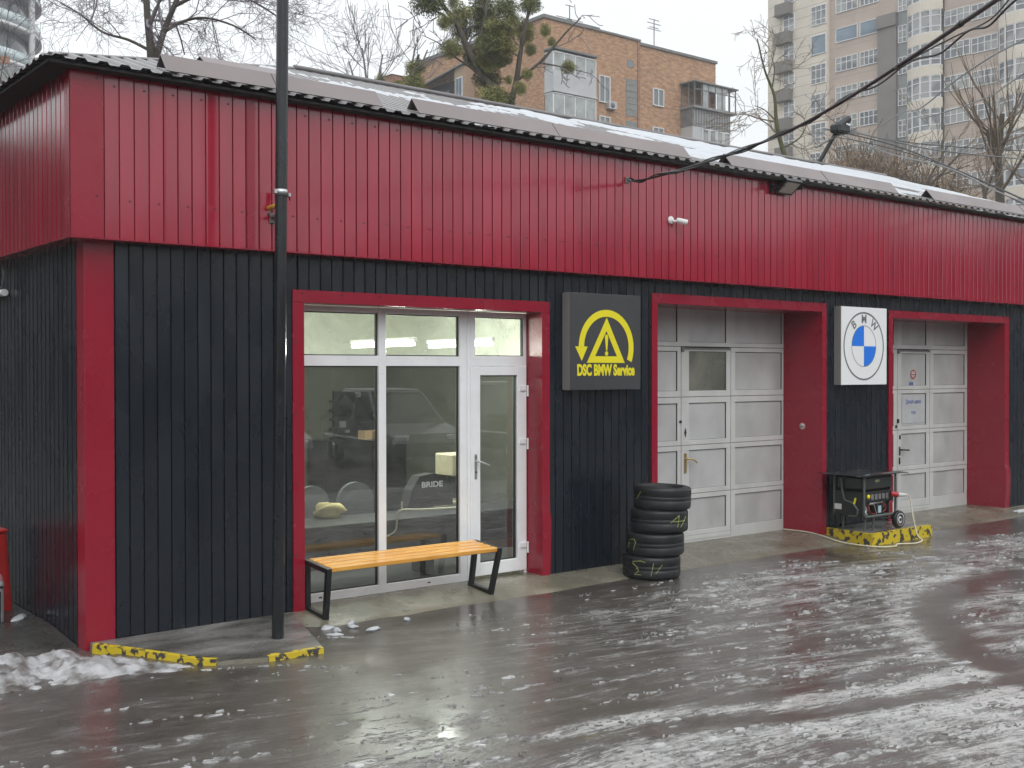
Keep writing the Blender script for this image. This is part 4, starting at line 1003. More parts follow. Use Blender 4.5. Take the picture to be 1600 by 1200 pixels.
# white extension cord with red plug
X = thing('extension_cord', 'cream extension cord with red plug running round the plinth to the door', 'cord', (10.1, -0.68, 0.30))
gp = [Vector((10.05,-0.70,0.52)), Vector((10.16,-0.745,0.53)), Vector((10.22,-0.76,0.47)), Vector((10.225,-0.80,0.25)), Vector((10.23,-0.86,0.02)), Vector((10.20,-0.95,-0.035)),
      Vector((9.95,-1.00,-0.045)), Vector((9.72,-0.90,-0.045)), Vector((9.55,-0.98,-0.045)), Vector((9.32,-0.86,-0.045)), Vector((9.25,-0.45,-0.035)), Vector((9.30,-0.10,0.004)), Vector((9.385,0.20,0.014)), Vector((9.37,0.57,0.014))]
def smooth_pts(P, n=6):
    out_ = []
    for i in range(len(P)-1):
        p0, p1, p2, p3 = P[max(i-1,0)], P[i], P[i+1], P[min(i+2,len(P)-1)]
        for k in range(n):
            t_ = k/n; out_.append(0.5*((2*p1)+(p2-p0)*t_+(2*p0-5*p1+4*p2-p3)*t_*t_+(3*p1-p0-3*p2+p3)*t_**3))
    return out_+[P[-1]]
c = MB(); c.tube([p-X.location for p in smooth_pts(gp)], 0.008, 8); c.build('flex', m_cablew, X)
c = MB(); c.cyl(Vector((9.98,-0.64,0.545))-X.location, Vector((10.04,-0.70,0.53))-X.location, 0.036, 14); c.build('plug', m_redpl, X)
c = MB(); c.cyl(Vector((10.042,-0.702,0.53))-X.location, Vector((10.15,-0.742,0.525))-X.location, 0.026, 14, 0.018); c.build('plug_grip', m_label, X)

# =================================================================== left side: red cabinet, canister, pipe
T = thing('red_cabinet', 'low red metal cabinet leaning beside the black side wall', 'cabinet', (-0.03, 1.62, -0.02), R(3))
T.rotation_euler = (0, R(-4), R(3))
m_redbox = mat('red_enamel', (0.33,0.012,0.012), 0.35, var=0.15, vscale=3)
c = MB(); c.box((-1.10,0.0,0.0),(0.0,0.34,0.72),0.006); c.build('body', m_redbox, T)
c = MB(); c.box((-1.06,-0.012,0.16),(-0.02,-0.001,0.70),0.004); c.build('door', m_redbox, T)
c = MB(); c.box((-1.11,-0.02,0.722),(0.012,0.35,0.745),0.004); c.build('lid', m_redbox, T)
T = thing('gas_canister', 'grey white gas canister with pinkish cap in front of the red cabinet', 'canister', (-0.29, 1.22, -0.035))
c = MB(); c.lathe([(0,0),(0.075,0),(0.08,0.01),(0.08,0.36),(0.074,0.385),(0,0.39)], 24); c.build('body', mat('pale_grey_enamel',(0.48,0.50,0.52),0.35), T)
c = MB(); c.lathe([(0.077,0.388),(0.062,0.43),(0.05,0.44),(0,0.445)], 24); c.build('cap', mat('faded_pink_plastic',(0.5,0.22,0.24),0.5), T)
c = MB(); c.tube([(0.0,-0.081,0.32),(0.045,-0.075,0.34),(0.06,-0.058,0.33)],0.008,6); c.tube([(0.03,-0.078,0.02),(0.035,-0.079,0.30)],0.005,6); c.build('strap', m_black, T)
T = thing('wall_pipe', 'white pipe end and looped cable on the black side wall', 'pipe', (0.06, 2.03, 2.83))
c = MB(); c.tube([(-0.035,0,0),(-0.035,1.6,0)],0.032,14); c.build('pipe', m_white, T)
c = MB(); c.tube(smooth_pts([Vector((-0.02,0.20,0.33)),Vector((-0.03,0.06,0.20)),Vector((-0.03,0.05,0.12)),Vector((-0.03,0.16,0.03))]),0.008,6); c.build('loose_cable', m_greyv, T)

# =================================================================== snow heap and chunks
xs = np.arange(-2.6, 1.7, 0.022); ys = np.arange(-2.0, 0.55, 0.022); XX, YY = np.meshgrid(xs, ys)
# the heap's spine, runs in front of the corner and thins out along the pad's kerb
spine = np.interp(XX[0], [-2.6,-1.2,-0.5,0.0,0.3,0.6,1.0,1.5], [0.1,-0.15,-0.42,-0.62,-0.90,-1.33,-1.45,-1.42])[None,:]
wid = np.interp(XX[0], [-2.6,-0.8,0.0,0.35,0.7,1.0,1.6], [0.60,0.52,0.44,0.30,0.13,0.08,0.04])[None,:]
hgt = np.interp(XX[0], [-2.6,-0.8,-0.2,0.1,0.45,0.8,1.2,1.6], [0.12,0.10,0.085,0.07,0.030,0.018,0.012,0.0])[None,:]
prf = np.clip(1-((YY-spine)/wid)**2, -1, 1)
lump = fbm(XX*5, YY*5, 81, 4); crk = np.abs(fbm(XX*9, YY*9, 95, 3)-0.5)
H = hgt*(prf*0.9+(lump-0.5)*2.0-crk*1.1)+0.022*(fbm(XX*17,YY*17,99,3)-0.5)*(prf>-0.2)
H = np.where(H > 0, H, np.maximum(H, -0.02))
inpad = (H < 0.003)
ZZ = GZ+H
nx, ny = len(xs), len(ys); i = np.arange(nx-1)[None,:]+nx*np.arange(ny-1)[:,None]
q = np.stack([i,i+1,i+nx+1,i+nx],-1).reshape(-1,4); keep = H.reshape(-1)[q].max(1) > 0.004
me = bpy.data.meshes.new('snow_heap'); me.from_pydata(np.stack([XX,YY,ZZ],-1).reshape(-1,3).tolist(), [], q[keep].tolist()); me.materials.append(m_slush)
me.polygons.foreach_set('use_smooth', [True]*len(me.polygons))
tag(link('snow_heap', me), 'dirty shovelled snow heaped in front of the corner post', kind='stuff')
m_ice = mat('white_ice', (0.46,0.48,0.50), 0.3, spec=0.5, var=0.1, vscale=12, bump=0.4, bscale=40)
def lumpmesh(name, sx_, sy_, sz_, seed, n=10):
    b = MB(); b.smooth = True; vs = []; rg = random.Random(seed)
    off = Vector((rg.random()*50, rg.random()*50, rg.random()*50))
    for i in range(n+1):
        th = math.pi*i/n
        for j in range(2*n):
            ph = math.pi*j/n; v = Vector((math.sin(th)*math.cos(ph), math.sin(th)*math.sin(ph), math.cos(th)))
            k_ = 1+0.45*mnoise.noise(v*1.3+off)+0.15*mnoise.noise(v*4+off); vs.append((v.x*sx_*k_, v.y*sy_*k_, v.z*sz_*k_))
    fs = [(i*2*n+j, i*2*n+(j+1) % (2*n), (i+1)*2*n+(j+1) % (2*n), (i+1)*2*n+j) for i in range(n) for j in range(2*n)]
    b.add(vs, fs); return b.mesh(name, m_ice)
chunks = [(512,982,0.060,0.040,0.028,'white ice lump nearest the left bench leg'), (527,986,0.055,0.035,0.030,'rounded ice lump beside the lump at the bench leg'), (524,992,0.075,0.03,0.014,'flat smear of ice below the lumps at the bench leg'),
          (549,974,0.055,0.030,0.022,'double ice lump under the middle of the bench front'), (551,979,0.045,0.03,0.02,'small ice lump touching the double lump'), (583,983,0.075,0.035,0.018,'long flat ice lump in front of the bench'),
          (636,968,0.040,0.03,0.02,'lone small ice lump near the bench middle'), (977,895,0.035,0.035,0.04,'upright ice lump against the foot of the tyre stack'), (30,967,0.11,0.045,0.03,'long white snow lump before the red cabinet')]
for k, (u, v, a_, b_, c_, lb) in enumerate(chunks):
    zz = GZ+0.01 if k < 7 else (-0.045 if k == 7 else 0.0); p = onZ(u, v, zz)
    o = link('ice_chunk', lumpmesh('ice_chunk', a_, b_, c_, k), None, p, (0, 0, k*1.3)); tag(o, lb, 'ice', 'ice lumps on the ground')
# flakes and ridges of broken ice frozen onto the asphalt, each with its own thickness
rgn = np.random.RandomState(5); N = 90000
fx_ = rgn.uniform(-1.2, 13.0, N); fy_ = -rgn.uniform(0.75, 6.6, N)
fa_, fb2 = flow_field(fx_, fy_); den = ice_field(fx_, fy_)
stk = 0.6*fbm(fa_*1.3, fb2*7.5, 201, 4)+0.4*fbm(fa_*3.5, fb2*20.0, 207, 3)
pr = np.clip((stk-0.52)*7.0+(den-0.49)*2.8, 0, 1)
ok = (rgn.rand(N) < pr*0.55); fx_, fy_, pr = fx_[ok], fy_[ok], pr[ok]
n_ = min(len(fx_), 12000); fx_, fy_, pr = fx_[:n_], fy_[:n_], pr[:n_]
K = 7; aa = np.linspace(0, 2*np.pi, K, endpoint=False)[None,:]+rgn.uniform(0, 6, (n_,1))
Ls = (0.008+0.045*rgn.rand(n_)**3.2)*(0.6+0.7*pr); asp_ = rgn.uniform(0.22, 0.6, n_)
rj = rgn.uniform(0.6, 1.25, (n_,K)); th_ = np.radians(-11+rgn.normal(0, 12, n_))
u_ = np.cos(aa)*rj*Ls[:,None]; v_ = np.sin(aa)*rj*(Ls*asp_)[:,None]
px = fx_[:,None]+u_*np.cos(th_)[:,None]-v_*np.sin(th_)[:,None]; py = fy_[:,None]+u_*np.sin(th_)[:,None]+v_*np.cos(th_)[:,None]
hh_ = (0.003+0.010*rgn.rand(n_)**2)[:,None]; zb0 = ground_z(fx_, fy_)[:,None]
cxm, cym = px.mean(1, keepdims=True), py.mean(1, keepdims=True)
bot = np.stack([px, py, np.broadcast_to(zb0-0.004, px.shape)], -1)
top = np.stack([cxm+(px-cxm)*0.72, cym+(py-cym)*0.72, zb0+hh_*rgn.uniform(0.6,1.3,(n_,K))], -1)
V = np.concatenate([bot, top], 1).reshape(-1, 3); base = (np.arange(n_)*2*K)[:,None]
kk = np.arange(K); k2 = (kk+1) % K
sides = np.stack([base+kk, base+k2, base+K+k2, base+K+kk], -1).reshape(-1, 4); tops = base+K+kk
me = bpy.data.meshes.new('ice_flakes'); me.from_pydata(V.tolist(), [], sides.tolist()+tops.tolist())
me.materials.append(mat('slush_flake', (0.12,0.115,0.11), 0.22, spec=0.5, col2=(0.44,0.44,0.44), vscale=5.0, thr=(0.35,0.65), detail=6, bump=0.3, bscale=60))
tag(link('ice_flakes', me), 'broken flakes of ice frozen in streaks onto the asphalt', kind='stuff')
# crumbs of ice scattered over the yard
b = MB(); rg = random.Random(12)
for k in range(150):
    x = rg.uniform(-1.0, 14); y = -0.75-abs(rg.gauss(0, 1.7)); s_ = rg.uniform(0.003, 0.011)*(1 if rg.random() < 0.95 else 1.8)
    if y < -7.5: continue
    z = GZ+0.004; a0 = rg.random()*3
    vs = [(x+s_*math.cos(a0+q*2.1)*rg.uniform(0.6,1.2), y+s_*math.sin(a0+q*2.1)*rg.uniform(0.5,1), z) for q in range(3)]
    vs += [(x+rg.uniform(-.2,.2)*s_, y+rg.uniform(-.2,.2)*s_, z+s_*rg.uniform(0.5,0.9))]
    b.add(vs, [(0,1,3),(1,2,3),(2,0,3),(2,1,0)])
o = b.build('ice_crumbs', m_slush, fix=False); tag(o, 'crumbs of ice scattered over the wet asphalt', kind='stuff')
p = onZ(1597, 799, -0.03)
T = lumpmesh('snow_patch', 0.22, 0.07, 0.035, 77); o = link('snow_patch', T, None, p); tag(o, 'small white snow patch at the wall right of the last door', 'snow')

# =================================================================== inside the shop
m_tube = emis('fluorescent_tube', (0.93,1.0,0.90), 9.0)
for (p0, p1, lb) in ((Vector((3.985,2.55,2.40)), Vector((3.90,1.15,2.40)), 'lit tube lamp seen through the left and middle upper panes'),
                     (Vector((4.723,2.05,2.40)), Vector((4.60,0.70,2.40)), 'lit tube lamp seen through the middle and right upper panes'),
                     (Vector((7.9,1.2,2.72)), Vector((9.6,1.2,2.72)), 'lit tube lamp seen through the garage door pane'),
                     (Vector((1.2,3.6,2.55)), Vector((2.8,3.6,2.55)), 'lit tube lamp deep in the left of the shop')):
    T = thing('tube_lamp', lb, 'lamp', (p0+p1)/2, group='fluorescent lamps inside'); mid = (p0+p1)/2
    for f_ in (0.25, 0.75):                      # the light the tube gives
        ld = bpy.data.lights.new('tube_light', 'POINT'); ld.energy = 48.0; ld.color = (0.97,1.0,0.95); ld.shadow_soft_size = 0.12
        lo_ = bpy.data.objects.new('tube_light', ld); COL.objects.link(lo_); lo_.parent = T; lo_.location = (p1-p0)*(f_-0.5)+Vector((0,0,-0.06))
    c = MB(); c.cyl(p0-mid, p1-mid, 0.022, 10); c.build('tube', m_tube, T)
    c = MB(); d_ = (p1-p0).normalized()*0.03; c.tube([p0-mid-d_+Vector((0,0,0.05)), p1-mid+d_+Vector((0,0,0.05))], 0.025, 6); c.tube([Vector((0,0,0.05)), Vector((0,0,3.02-mid.z))],0.006,5); c.build('batten', m_white, T)
m_fab = mat('grey_chair_fabric', (0.11,0.115,0.12), 0.8, var=0.1, vscale=10)
def chair(u, v, y, label, rz_):
    p = onY(u, v, y); z0 = p.z
    T = thing('shop_chair', label, 'chair', (p.x, y, 0.0), rz_, 'grey chairs behind the shop window')
    c = MB(); n = 14; vs = []
    for (yy) in (-0.03, 0.03):
        for i in range(n):
            a = math.pi*i/(n-1); vs.append((0.21*math.cos(a)*(1.0), yy, z0-0.02-0.20+0.20*math.sin(a)))
        vs += [(-0.20, yy, z0-0.44), (0.20, yy, z0-0.44)]
    m2 = n+2; c.add(vs, [tuple(range(m2)), tuple(reversed(range(m2, 2*m2)))]+[(i, (i+1) % m2, (i+1) % m2+m2, i+m2) for i in range(m2)]); c.build('backrest', m_fab, T)
    c = MB(); c.box((-0.22,0.03,z0-0.52),(0.22,0.48,z0-0.45),0.02); c.build('seat', m_fab, T)
    for sx_ in (-0.18, 0.18):
        for yy in (0.06, 0.44):
            c = MB(); c.tube([(sx_,yy,z0-0.52),(sx_,yy,0.0)],0.012,6); c.build('leg', m_black, T)
chair(486, 756, 1.7, 'grey upholstered chair at the left edge of the shop window', 0.1)
chair(555, 750, 1.75, 'grey upholstered chair behind the middle of the left pane', -0.1)
# display shelf running behind the glass
T = thing('window_counter', 'long dark counter with a brown base board behind the shop glass', 'counter', (2.1, 0.62, 0.0))
c = MB(); c.box((0.0,0.0,0.58),(3.6,0.62,0.63),0.004); c.build('counter_top', m_indark, T)
c = MB(); c.box((0.02,0.10,0.30),(3.58,0.13,0.58)); c.build('front_panel', m_indark, T)
c = MB(); c.box((0.02,0.08,0.20),(3.58,0.13,0.299)); c.build('base_board', mat('brown_board',(0.16,0.085,0.045),0.5,var=0.2,vscale=4), T)
for xx in (0.05, 1.75, 3.45): c = MB(); c.box((xx,0.2,0.0),(xx+0.08,0.5,0.578)); c.build('leg', m_indark, T)
T = thing('paper_sack', 'crumpled pale yellow sack lying between the grey chairs', 'sack', onY(515, 785, 1.2)); T.location.z = 0.63
o = link('sack', lumpmesh('sack', 0.17, 0.10, 0.09, 41), T, (0,0,0.06)); o.data.materials.clear(); o.data.materials.append(mat('pale_yellow_sack',(0.55,0.45,0.20),0.7))
# racing seat back with white lettering
p = onY(668, 792, 1.35)
T = thing('seat_back', 'black seat back with white lettering behind the middle pane', 'seat', (p.x, 1.35, 0.632))
c = MB(); c.prism([(-0.30,0.0),(0.30,0.0),(0.29,0.14),(0.22,0.30),(0.05,0.36),(-0.14,0.34),(-0.24,0.20)], -0.06, 0.10, 'XZ'); c.build('shell', mat('black_textile',(0.012,0.012,0.014),0.7), T)
lt, me = text('lettering', 'BRIDE', 0.085, (0.02,-0.062,0.24), m_white, T, off=0.002)
scale_mesh(me, 1.25, 1.0)
p = onY(704, 725, 1.7)
T = thing('label_printer', 'cream boxy machine with small dark screen behind the middle pane', 'machine', (p.x+0.10, 1.7, 0.0))
c = MB(); c.box((-0.18,-0.15,p.z-0.13),(0.2,0.2,p.z+0.12),0.012); c.build('casing', mat('cream_plastic',(0.52,0.47,0.33),0.5), T)
c = MB(); c.box((-0.06,-0.156,p.z-0.06),(0.06,-0.151,p.z+0.03)); c.build('screen', m_black, T)
for xx in (-0.15,0.17): c = MB(); c.tube([(xx,0,0),(xx,0,p.z-0.13)],0.012,6); c.build('leg', m_metal, T)
c = MB(); c.box((-0.2,-0.1,0.3),(0.22,0.2,0.62),0.01); c.build('shelf_box', mat('beige_carton',(0.40,0.36,0.25),0.7), T)
# cable on the counter
c = MB(); pp = [onY(604,838,0.60), onY(618,828,0.60), onY(621,806,0.60), onY(628,797,0.60), onY(660,796,0.62), onY(712,793,0.62)]
c.tube(smooth_pts([p.copy() for p in pp]), 0.010, 8); c.tube([onY(628,797,0.605), onY(628,784,0.605)],0.009,6)
o = c.build('loose_cable', m_cablew); tag(o, 'cream cable running up and along behind the middle pane', 'cable')
# tool wall on the back wall
p = onY(562, 660, 5.15)
T = thing('tool_rack', 'black wall rack crowded with dark parts on the back wall', 'rack', (p.x, 5.16, p.z-0.35))
c = MB(); c.box((-0.42,-0.02,-0.05),(0.42,0.03,0.80)); c.build('backing', m_black, T)
rg = random.Random(4)
for k in range(26):
    xx = rg.uniform(-0.40,0.36); zz = rg.uniform(-0.03,0.76); c = MB(); s_ = rg.uniform(0.03,0.09)
    c.box((xx,-0.08,zz),(xx+s_,-0.021,zz+s_*rg.uniform(0.5,1.2)),0.004)
    c.build('spare_part', [m_black, m_metal, m_indark, m_black, mat('ochre_part',(0.45,0.33,0.10),0.5) if k % 9 == 0 else m_black][k % 5], T)
for k in range(6): c = MB(); c.box((-0.50,-0.05,0.0+k*0.13),(-0.42,-0.03,0.03+k*0.13)); c.build('hook', m_black, T)
p = onY(548, 712, 5.1)
T = thing('dark_cabinet', 'wide black cabinet under the wall rack at the back of the shop', 'cabinet', (p.x, 4.85, 0.0))
c = MB(); c.box((-0.65,-0.2,0.05),(0.75,0.3,1.16),0.01); c.build('body', m_black, T)
for k in range(2): c = MB(); c.box((-0.1+k*0.16,-0.30,1.17),(0.02+k*0.16,-0.12,1.29)); c.build('carton', mat('tan_carton',(0.45,0.30,0.16),0.7), T)
p = onY(790, 700, 3.0)
T = thing('workbench', 'grey workbench with pale boxes deep behind the door glass', 'workbench', (p.x, 3.2, 0.0))
c = MB(); c.box((-0.7,-0.3,0.78),(0.9,0.4,0.84),0.005); c.build('top', m_metal, T)
c = MB(); c.box((-0.65,-0.25,0.0),(0.85,0.35,0.779)); c.build('body', m_indark, T)
for (xx, s_, m_) in ((-0.45,0.22,m_label),(-0.12,0.16,mat('orange_part',(0.45,0.16,0.06),0.5)),(0.2,0.24,m_greyv),(0.55,0.2,m_label)):
    c = MB(); c.box((xx,-0.2,0.842),(xx+s_,0.05,0.842+s_*0.8),0.008); c.build('box', m_, T)

# =================================================================== cables overhead
p0 = Vector((5.79,FY-0.015,4.16))
T = thing('power_cable', 'thick bundled black cable sweeping from the fascia up across the corner', 'cable', p0)
cw = [p0, onY(1005,281,-0.34), onY(1060,266,-0.95), at(1150,238,11.6), at(1240,201,10.9), at(1330,150,9.6), at(1420,92,8.3), at(1500,38,7.3), at(1565,-6,6.6), at(1680,-90,5.6)]
sp_ = smooth_pts(cw, 10)
c = MB(); rr_ = [0.010+0.006*min(1,i/40) for i in range(len(sp_))]; c.tube([p-p0 for p in sp_], rr_, 8); c.build('cable', m_cable, T)
c = MB()                                     # a thinner line twisted round it, sagging off further out
tw = []
for i, p in enumerate(sp_):
    a = i*0.55; k_ = 0.024; dr = 0.0 if i < 50 else min(0.10, (i-50)*0.005)
    tw.append(p-p0+Vector((math.cos(a)*k_*0.6, math.cos(a)*k_*0.6, math.sin(a)*k_-dr)))
c.tube(tw, 0.0075, 6); c.build('thin_cable', m_cable, T)
c = MB(); tw = [p-p0+Vector((math.cos(i*0.4+2)*0.012, 0, math.sin(i*0.4+2)*0.02+0.004)) for i, p in enumerate(sp_[:42])]
c.tube(tw, 0.006, 6); c.build('pale_cable', m_greyv, T)
for k_ in (58, 70, 80):
    c = MB(); pp_ = sp_[k_]-p0; dd = (sp_[k_+1]-sp_[k_-1]).normalized(); c.tube([pp_-dd*0.03, pp_+dd*0.03], 0.021, 8); c.build('cable_tie', m_metal if k_ == 58 else m_cable, T)
c = MB(); c.box((-0.03,0.0,-0.03),(0.03,0.012,0.03)); c.tube([(0,0.012,0),(0.0,-0.02,0.0),(0.03,-0.03,0.01)],0.010,6); c.build('anchor_hook', m_metal, T)
# =================================================================== background buildings
def faceX(x):      # returns (u,v) -> (y,z) helper on plane x
    return lambda u, v: (lambda p: (p.y, p.z))(onX(u, v, x))
# --- brick apartment block (front faces the yard)
BB = thing('brick_apartment_block', 'yellow brown brick apartment block with glazed white balconies', 'building', (48.69, 52.0, 0))
def rb(p): return (p[0]-48.69, p[1]-52.0, p[2])
c = MB(); c.box((0,0,0),(9.32,17.0,26.75)); c.box((9.321,0.25,0),(18.1,17.0,26.6)); c.build('wall', m_brick, BB)
c = MB(); c.box((-0.12,-0.12,26.752),(5.2,17.0,27.0)); c.box((5.2,-0.10,26.752),(9.4,17.0,26.90)); c.box((9.4,0.13,26.602),(18.2,17.0,26.80)); c.build('parapet', m_metal, BB)
c = MB(); c.box((9.08,-0.06,8),(9.32,-0.001,26.75)); c.build('pipe_chase', m_brick2, BB)
def bwin(x0, x1, z0, z1, y, mull=1, parent=BB, horiz=None, gm=None):
    f = MB(); t_ = 0.07
    f.box((x0,y,z0),(x1,y+0.12,z0+t_)); f.box((x0,y,z1-t_),(x1,y+0.12,z1)); f.box((x0,y,z0+t_),(x0+t_,y+0.12,z1-t_)); f.box((x1-t_,y,z0+t_),(x1,y+0.12,z1-t_))
    for k_ in range(1, mull+1): xm = x0+(x1-x0)*k_/(mull+1); f.box((xm-t_/2,y+0.005,z0+t_),(xm+t_/2,y+0.12,z1-t_))
    if horiz: f.box((x0+t_,y+0.01,z0+(z1-z0)*horiz-t_/2),(x1-t_,y+0.118,z0+(z1-z0)*horiz+t_/2))
    o = f.build('window', m_wframe, parent)
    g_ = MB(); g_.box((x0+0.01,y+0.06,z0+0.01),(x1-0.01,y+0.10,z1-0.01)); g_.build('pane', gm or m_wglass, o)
    return o
for k_ in range(4):
    z1 = 23.62-2.93*k_
    bwin(5.15, 6.25, z1-1.95, z1, -0.115); bwin(10.95+0.0, 12.12, z1-1.33, z1, 0.135)
c = MB(); c.box((8.05,-0.02,24.68),(8.72,0.06,25.22)); c.build('window', m_wglass, BB)
for k_ in range(3):
    for q in range(6):
        z1 = 23.8-3.1*k_-q*0.46; c = MB(); c.box((7.92,-0.03,z1-0.43),(9.02,0.05,z1)); c.build('glass_block_panel', mat('glass_blocks',(0.20,0.21,0.20),0.3,var=0.25,vscale=6) if (k_ == 0 and q == 0) else bpy.data.materials['glass_blocks'], BB)
# air conditioner on the wall
c = MB(); c.box((5.9,-0.35,21.25),(6.7,-0.02,21.80),0.02); o = c.build('air_conditioner', m_balc, BB)
c = MB(); c.lathe([(0.0,0),(0.20,0),(0.20,-0.02),(0,-0.02)],18,(6.25,-0.352,21.52),'Y'); c.build('fan_grille', m_metal, o)
# white glazed balconies, stacked
for k_ in range(4):
    z0 = 21.62-2.85*k_; zt = z0+2.80
    c = MB(); c.box((0.02,-0.98,z0),(4.05,-0.001,z0+(1.35 if k_ != 1 else 0.12))); 
    c.box((-0.02,-1.05,z0-0.12),(4.1,-0.001,z0-0.002)); bal = c.build('balcony', m_balc, BB)
    c = MB(); zz = z0+(1.35 if k_ != 1 else 0.12)
    for xx in (0.02, 1.0, 2.0, 3.0, 3.98): c.box((xx,-0.97,zz),(xx+0.07,-0.90,zt-0.12))
    c.box((0.02,-0.97,zt-0.20),(4.05,-0.001,zt-0.121)); c.build('balcony_frame', m_wframe, bal)
    c = MB(); c.box((0.05,-0.93,zz),(4.0,-0.91,zt-0.2)); c.box((0.04,-0.89,zz),(0.06,-0.05,zt-0.2)); c.build('balcony_glass', mat('balcony_glass',(0.34,0.36,0.36),0.08,spec=0.7,var=0.3,vscale=1.2) if k_ == 0 else bpy.data.materials['balcony_glass'], bal)
c = MB(); c.box((-0.05,-1.1,24.43),(4.12,-0.001,24.56)); c.build('balcony_roof', m_metal, BB)
# corner balconies at the right end
x0_, x1_ = 14.05, 18.9
c = MB(); c.box((x0_,-1.0,19.0),(x1_-0.5,0.24,20.95)); bal = c.build('balcony', m_balc, BB)
for k_ in range(4): bwin(x0_+1.0+k_*0.82, x0_+1.75+k_*0.82, 19.4, 20.85, -1.13, 0)
c = MB(); c.box((x0_,-1.0,20.955),(x1_-0.5,0.24,22.35)); c.build('balcony', m_metal, BB); bal = BB.children[-1]
for k_ in range(14): c = MB(); c.box((x0_+0.2+k_*0.3,-1.03,21.0),(x0_+0.24+k_*0.3,-1.001,22.3)); c.build('balcony_batten', m_balc, bal)
c = MB(); c.box((x0_-0.1,-1.25,22.352),(x1_,0.24,22.52)); c.build('balcony_ledge', m_spand, BB)
c = MB()
for xx in np.linspace(x0_, x1_-0.1, 7): c.box((xx,-1.2,22.522),(xx+0.07,-1.13,24.3))
for yy in (-0.6, 0.1): c.box((x0_,yy,22.522),(x0_+0.07,yy+0.07,24.3)); c.box((x1_-0.1,yy,22.522),(x1_-0.03,yy+0.07,24.3))
c.box((x0_,-1.19,23.75),(x1_-0.03,-1.14,23.82)); c.build('balcony_frame', m_metal, BB)
c = MB(); c.box((x0_-0.15,-1.35,24.30),(x1_+0.1,0.24,24.40)); c.build('balcony_roof', m_metal, BB)
c = MB(); c.box((x0_+1.0,-1.16,22.53),(x0_+1.65,-1.14,23.74)); c.box((x0_+2.6,-1.16,22.53),(x0_+3.6,-1.14,23.74)); c.box((x0_+1.0,-1.16,23.83),(x1_-1.0,-1.14,24.29)); c.build('balcony_glass', bpy.data.materials['balcony_glass'], BB)
c = MB(); c.box((x0_+1.7,-1.0,22.53),(x0_+2.1,-0.7,23.9)); c.build('stored_goods', mat('brown_goods',(0.12,0.05,0.045),0.7), BB)
# left face: loggia with tin canopy and a window
p = [onX(u, v, 48.69) for (u, v) in ((667,125),(740,108),(667,160),(725,158))]
c = MB(); c.box((-0.05, 9.4, 22.2),(-0.002, 14.6, 24.5)); c.build('loggia', m_indark, BB); lg = BB.children[-1]
c = MB(); c.add([(-1.2,8.0,25.15),(-0.002,8.0,25.6),(-0.002,15.3,24.9),(-1.2,15.3,24.35),(-1.2,8.0,25.05),(-0.002,8.0,25.5),(-0.002,15.3,24.8),(-1.2,15.3,24.25)],[(0,1,2,3),(7,6,5,4),(0,3,7,4),(0,4,5,1),(2,6,7,3)]); c.build('loggia_canopy', m_metal, lg)
c = MB(); c.box((-1.0,8.0,22.0),(-0.06,9.3,25.0)); c.build('loggia_side', mat('tan_board',(0.36,0.26,0.18),0.7), lg)
for yy in (11.2, 13.4): c = MB(); c.box((-0.10,yy,22.4),(-0.055,yy+0.8,23.9)); c.build('loggia_window', m_metal, lg)
c = MB(); c.box((-1.06,8.25,22.55),(-1.001,9.05,24.2)); o = c.build('window', m_wframe, BB)
c = MB()
for q in range(2): c.box((-1.075,8.31+q*0.37,22.62),(-1.061,8.62+q*0.37,24.13))
c.build('pane', m_wglassb, o)
# lower wing further back on the left
BW = thing('brick_wing', 'low orange brick wing with a hipped top behind the sheet roof', 'building', (48.69, 69.2, 0))
c = MB(); c.box((-1.5,0,0),(6,9.5,26.1)); c.build('wall', m_brick2, BW)
c = MB(); c.add([(-1.6,-0.1,26.1),(6.1,-0.1,26.1),(6.1,9.6,26.1),(-1.6,9.6,26.1),(0.2,3.0,27.0),(3,3.0,27.0),(3,6,27.0),(0.2,6,27.0)],[(0,1,5,4),(1,2,6,5),(2,3,7,6),(3,0,4,7),(4,5,6,7)]); c.build('roof', m_brick2, BW)
# antennas
for (u, v, d, lb) in ((890, 48, 0, 'tall aerial mast over the white balconies'), (1022, 70, 0, 'aerial with stacked elements on the brick parapet')):
    p = onY(u, v, 53.5); p.z = 26.8
    top = onY(u, 8 if u == 890 else 30, 53.5).z
    T = thing('roof_antenna', lb, 'antenna', p, group='aerials on the brick block')
    c = MB(); c.tube([(0,0,-0.05),(0,0,top-26.8)],0.04,6); c.build('mast', m_metal, T)
    h_ = top-26.8
    for k_, (dz, wd) in enumerate(((0.05,0.7),(0.35,0.9),(0.65,0.6),(0.8,0.9)) if u > 900 else ((0.05,0.5),(1.0,1.6),(1.05,0.3))):
        c = MB(); c.tube([(-wd/1.0*0.8,0,h_-dz),(wd*0.8,0,h_-dz)],0.03,5); c.build('element', m_metal, T)

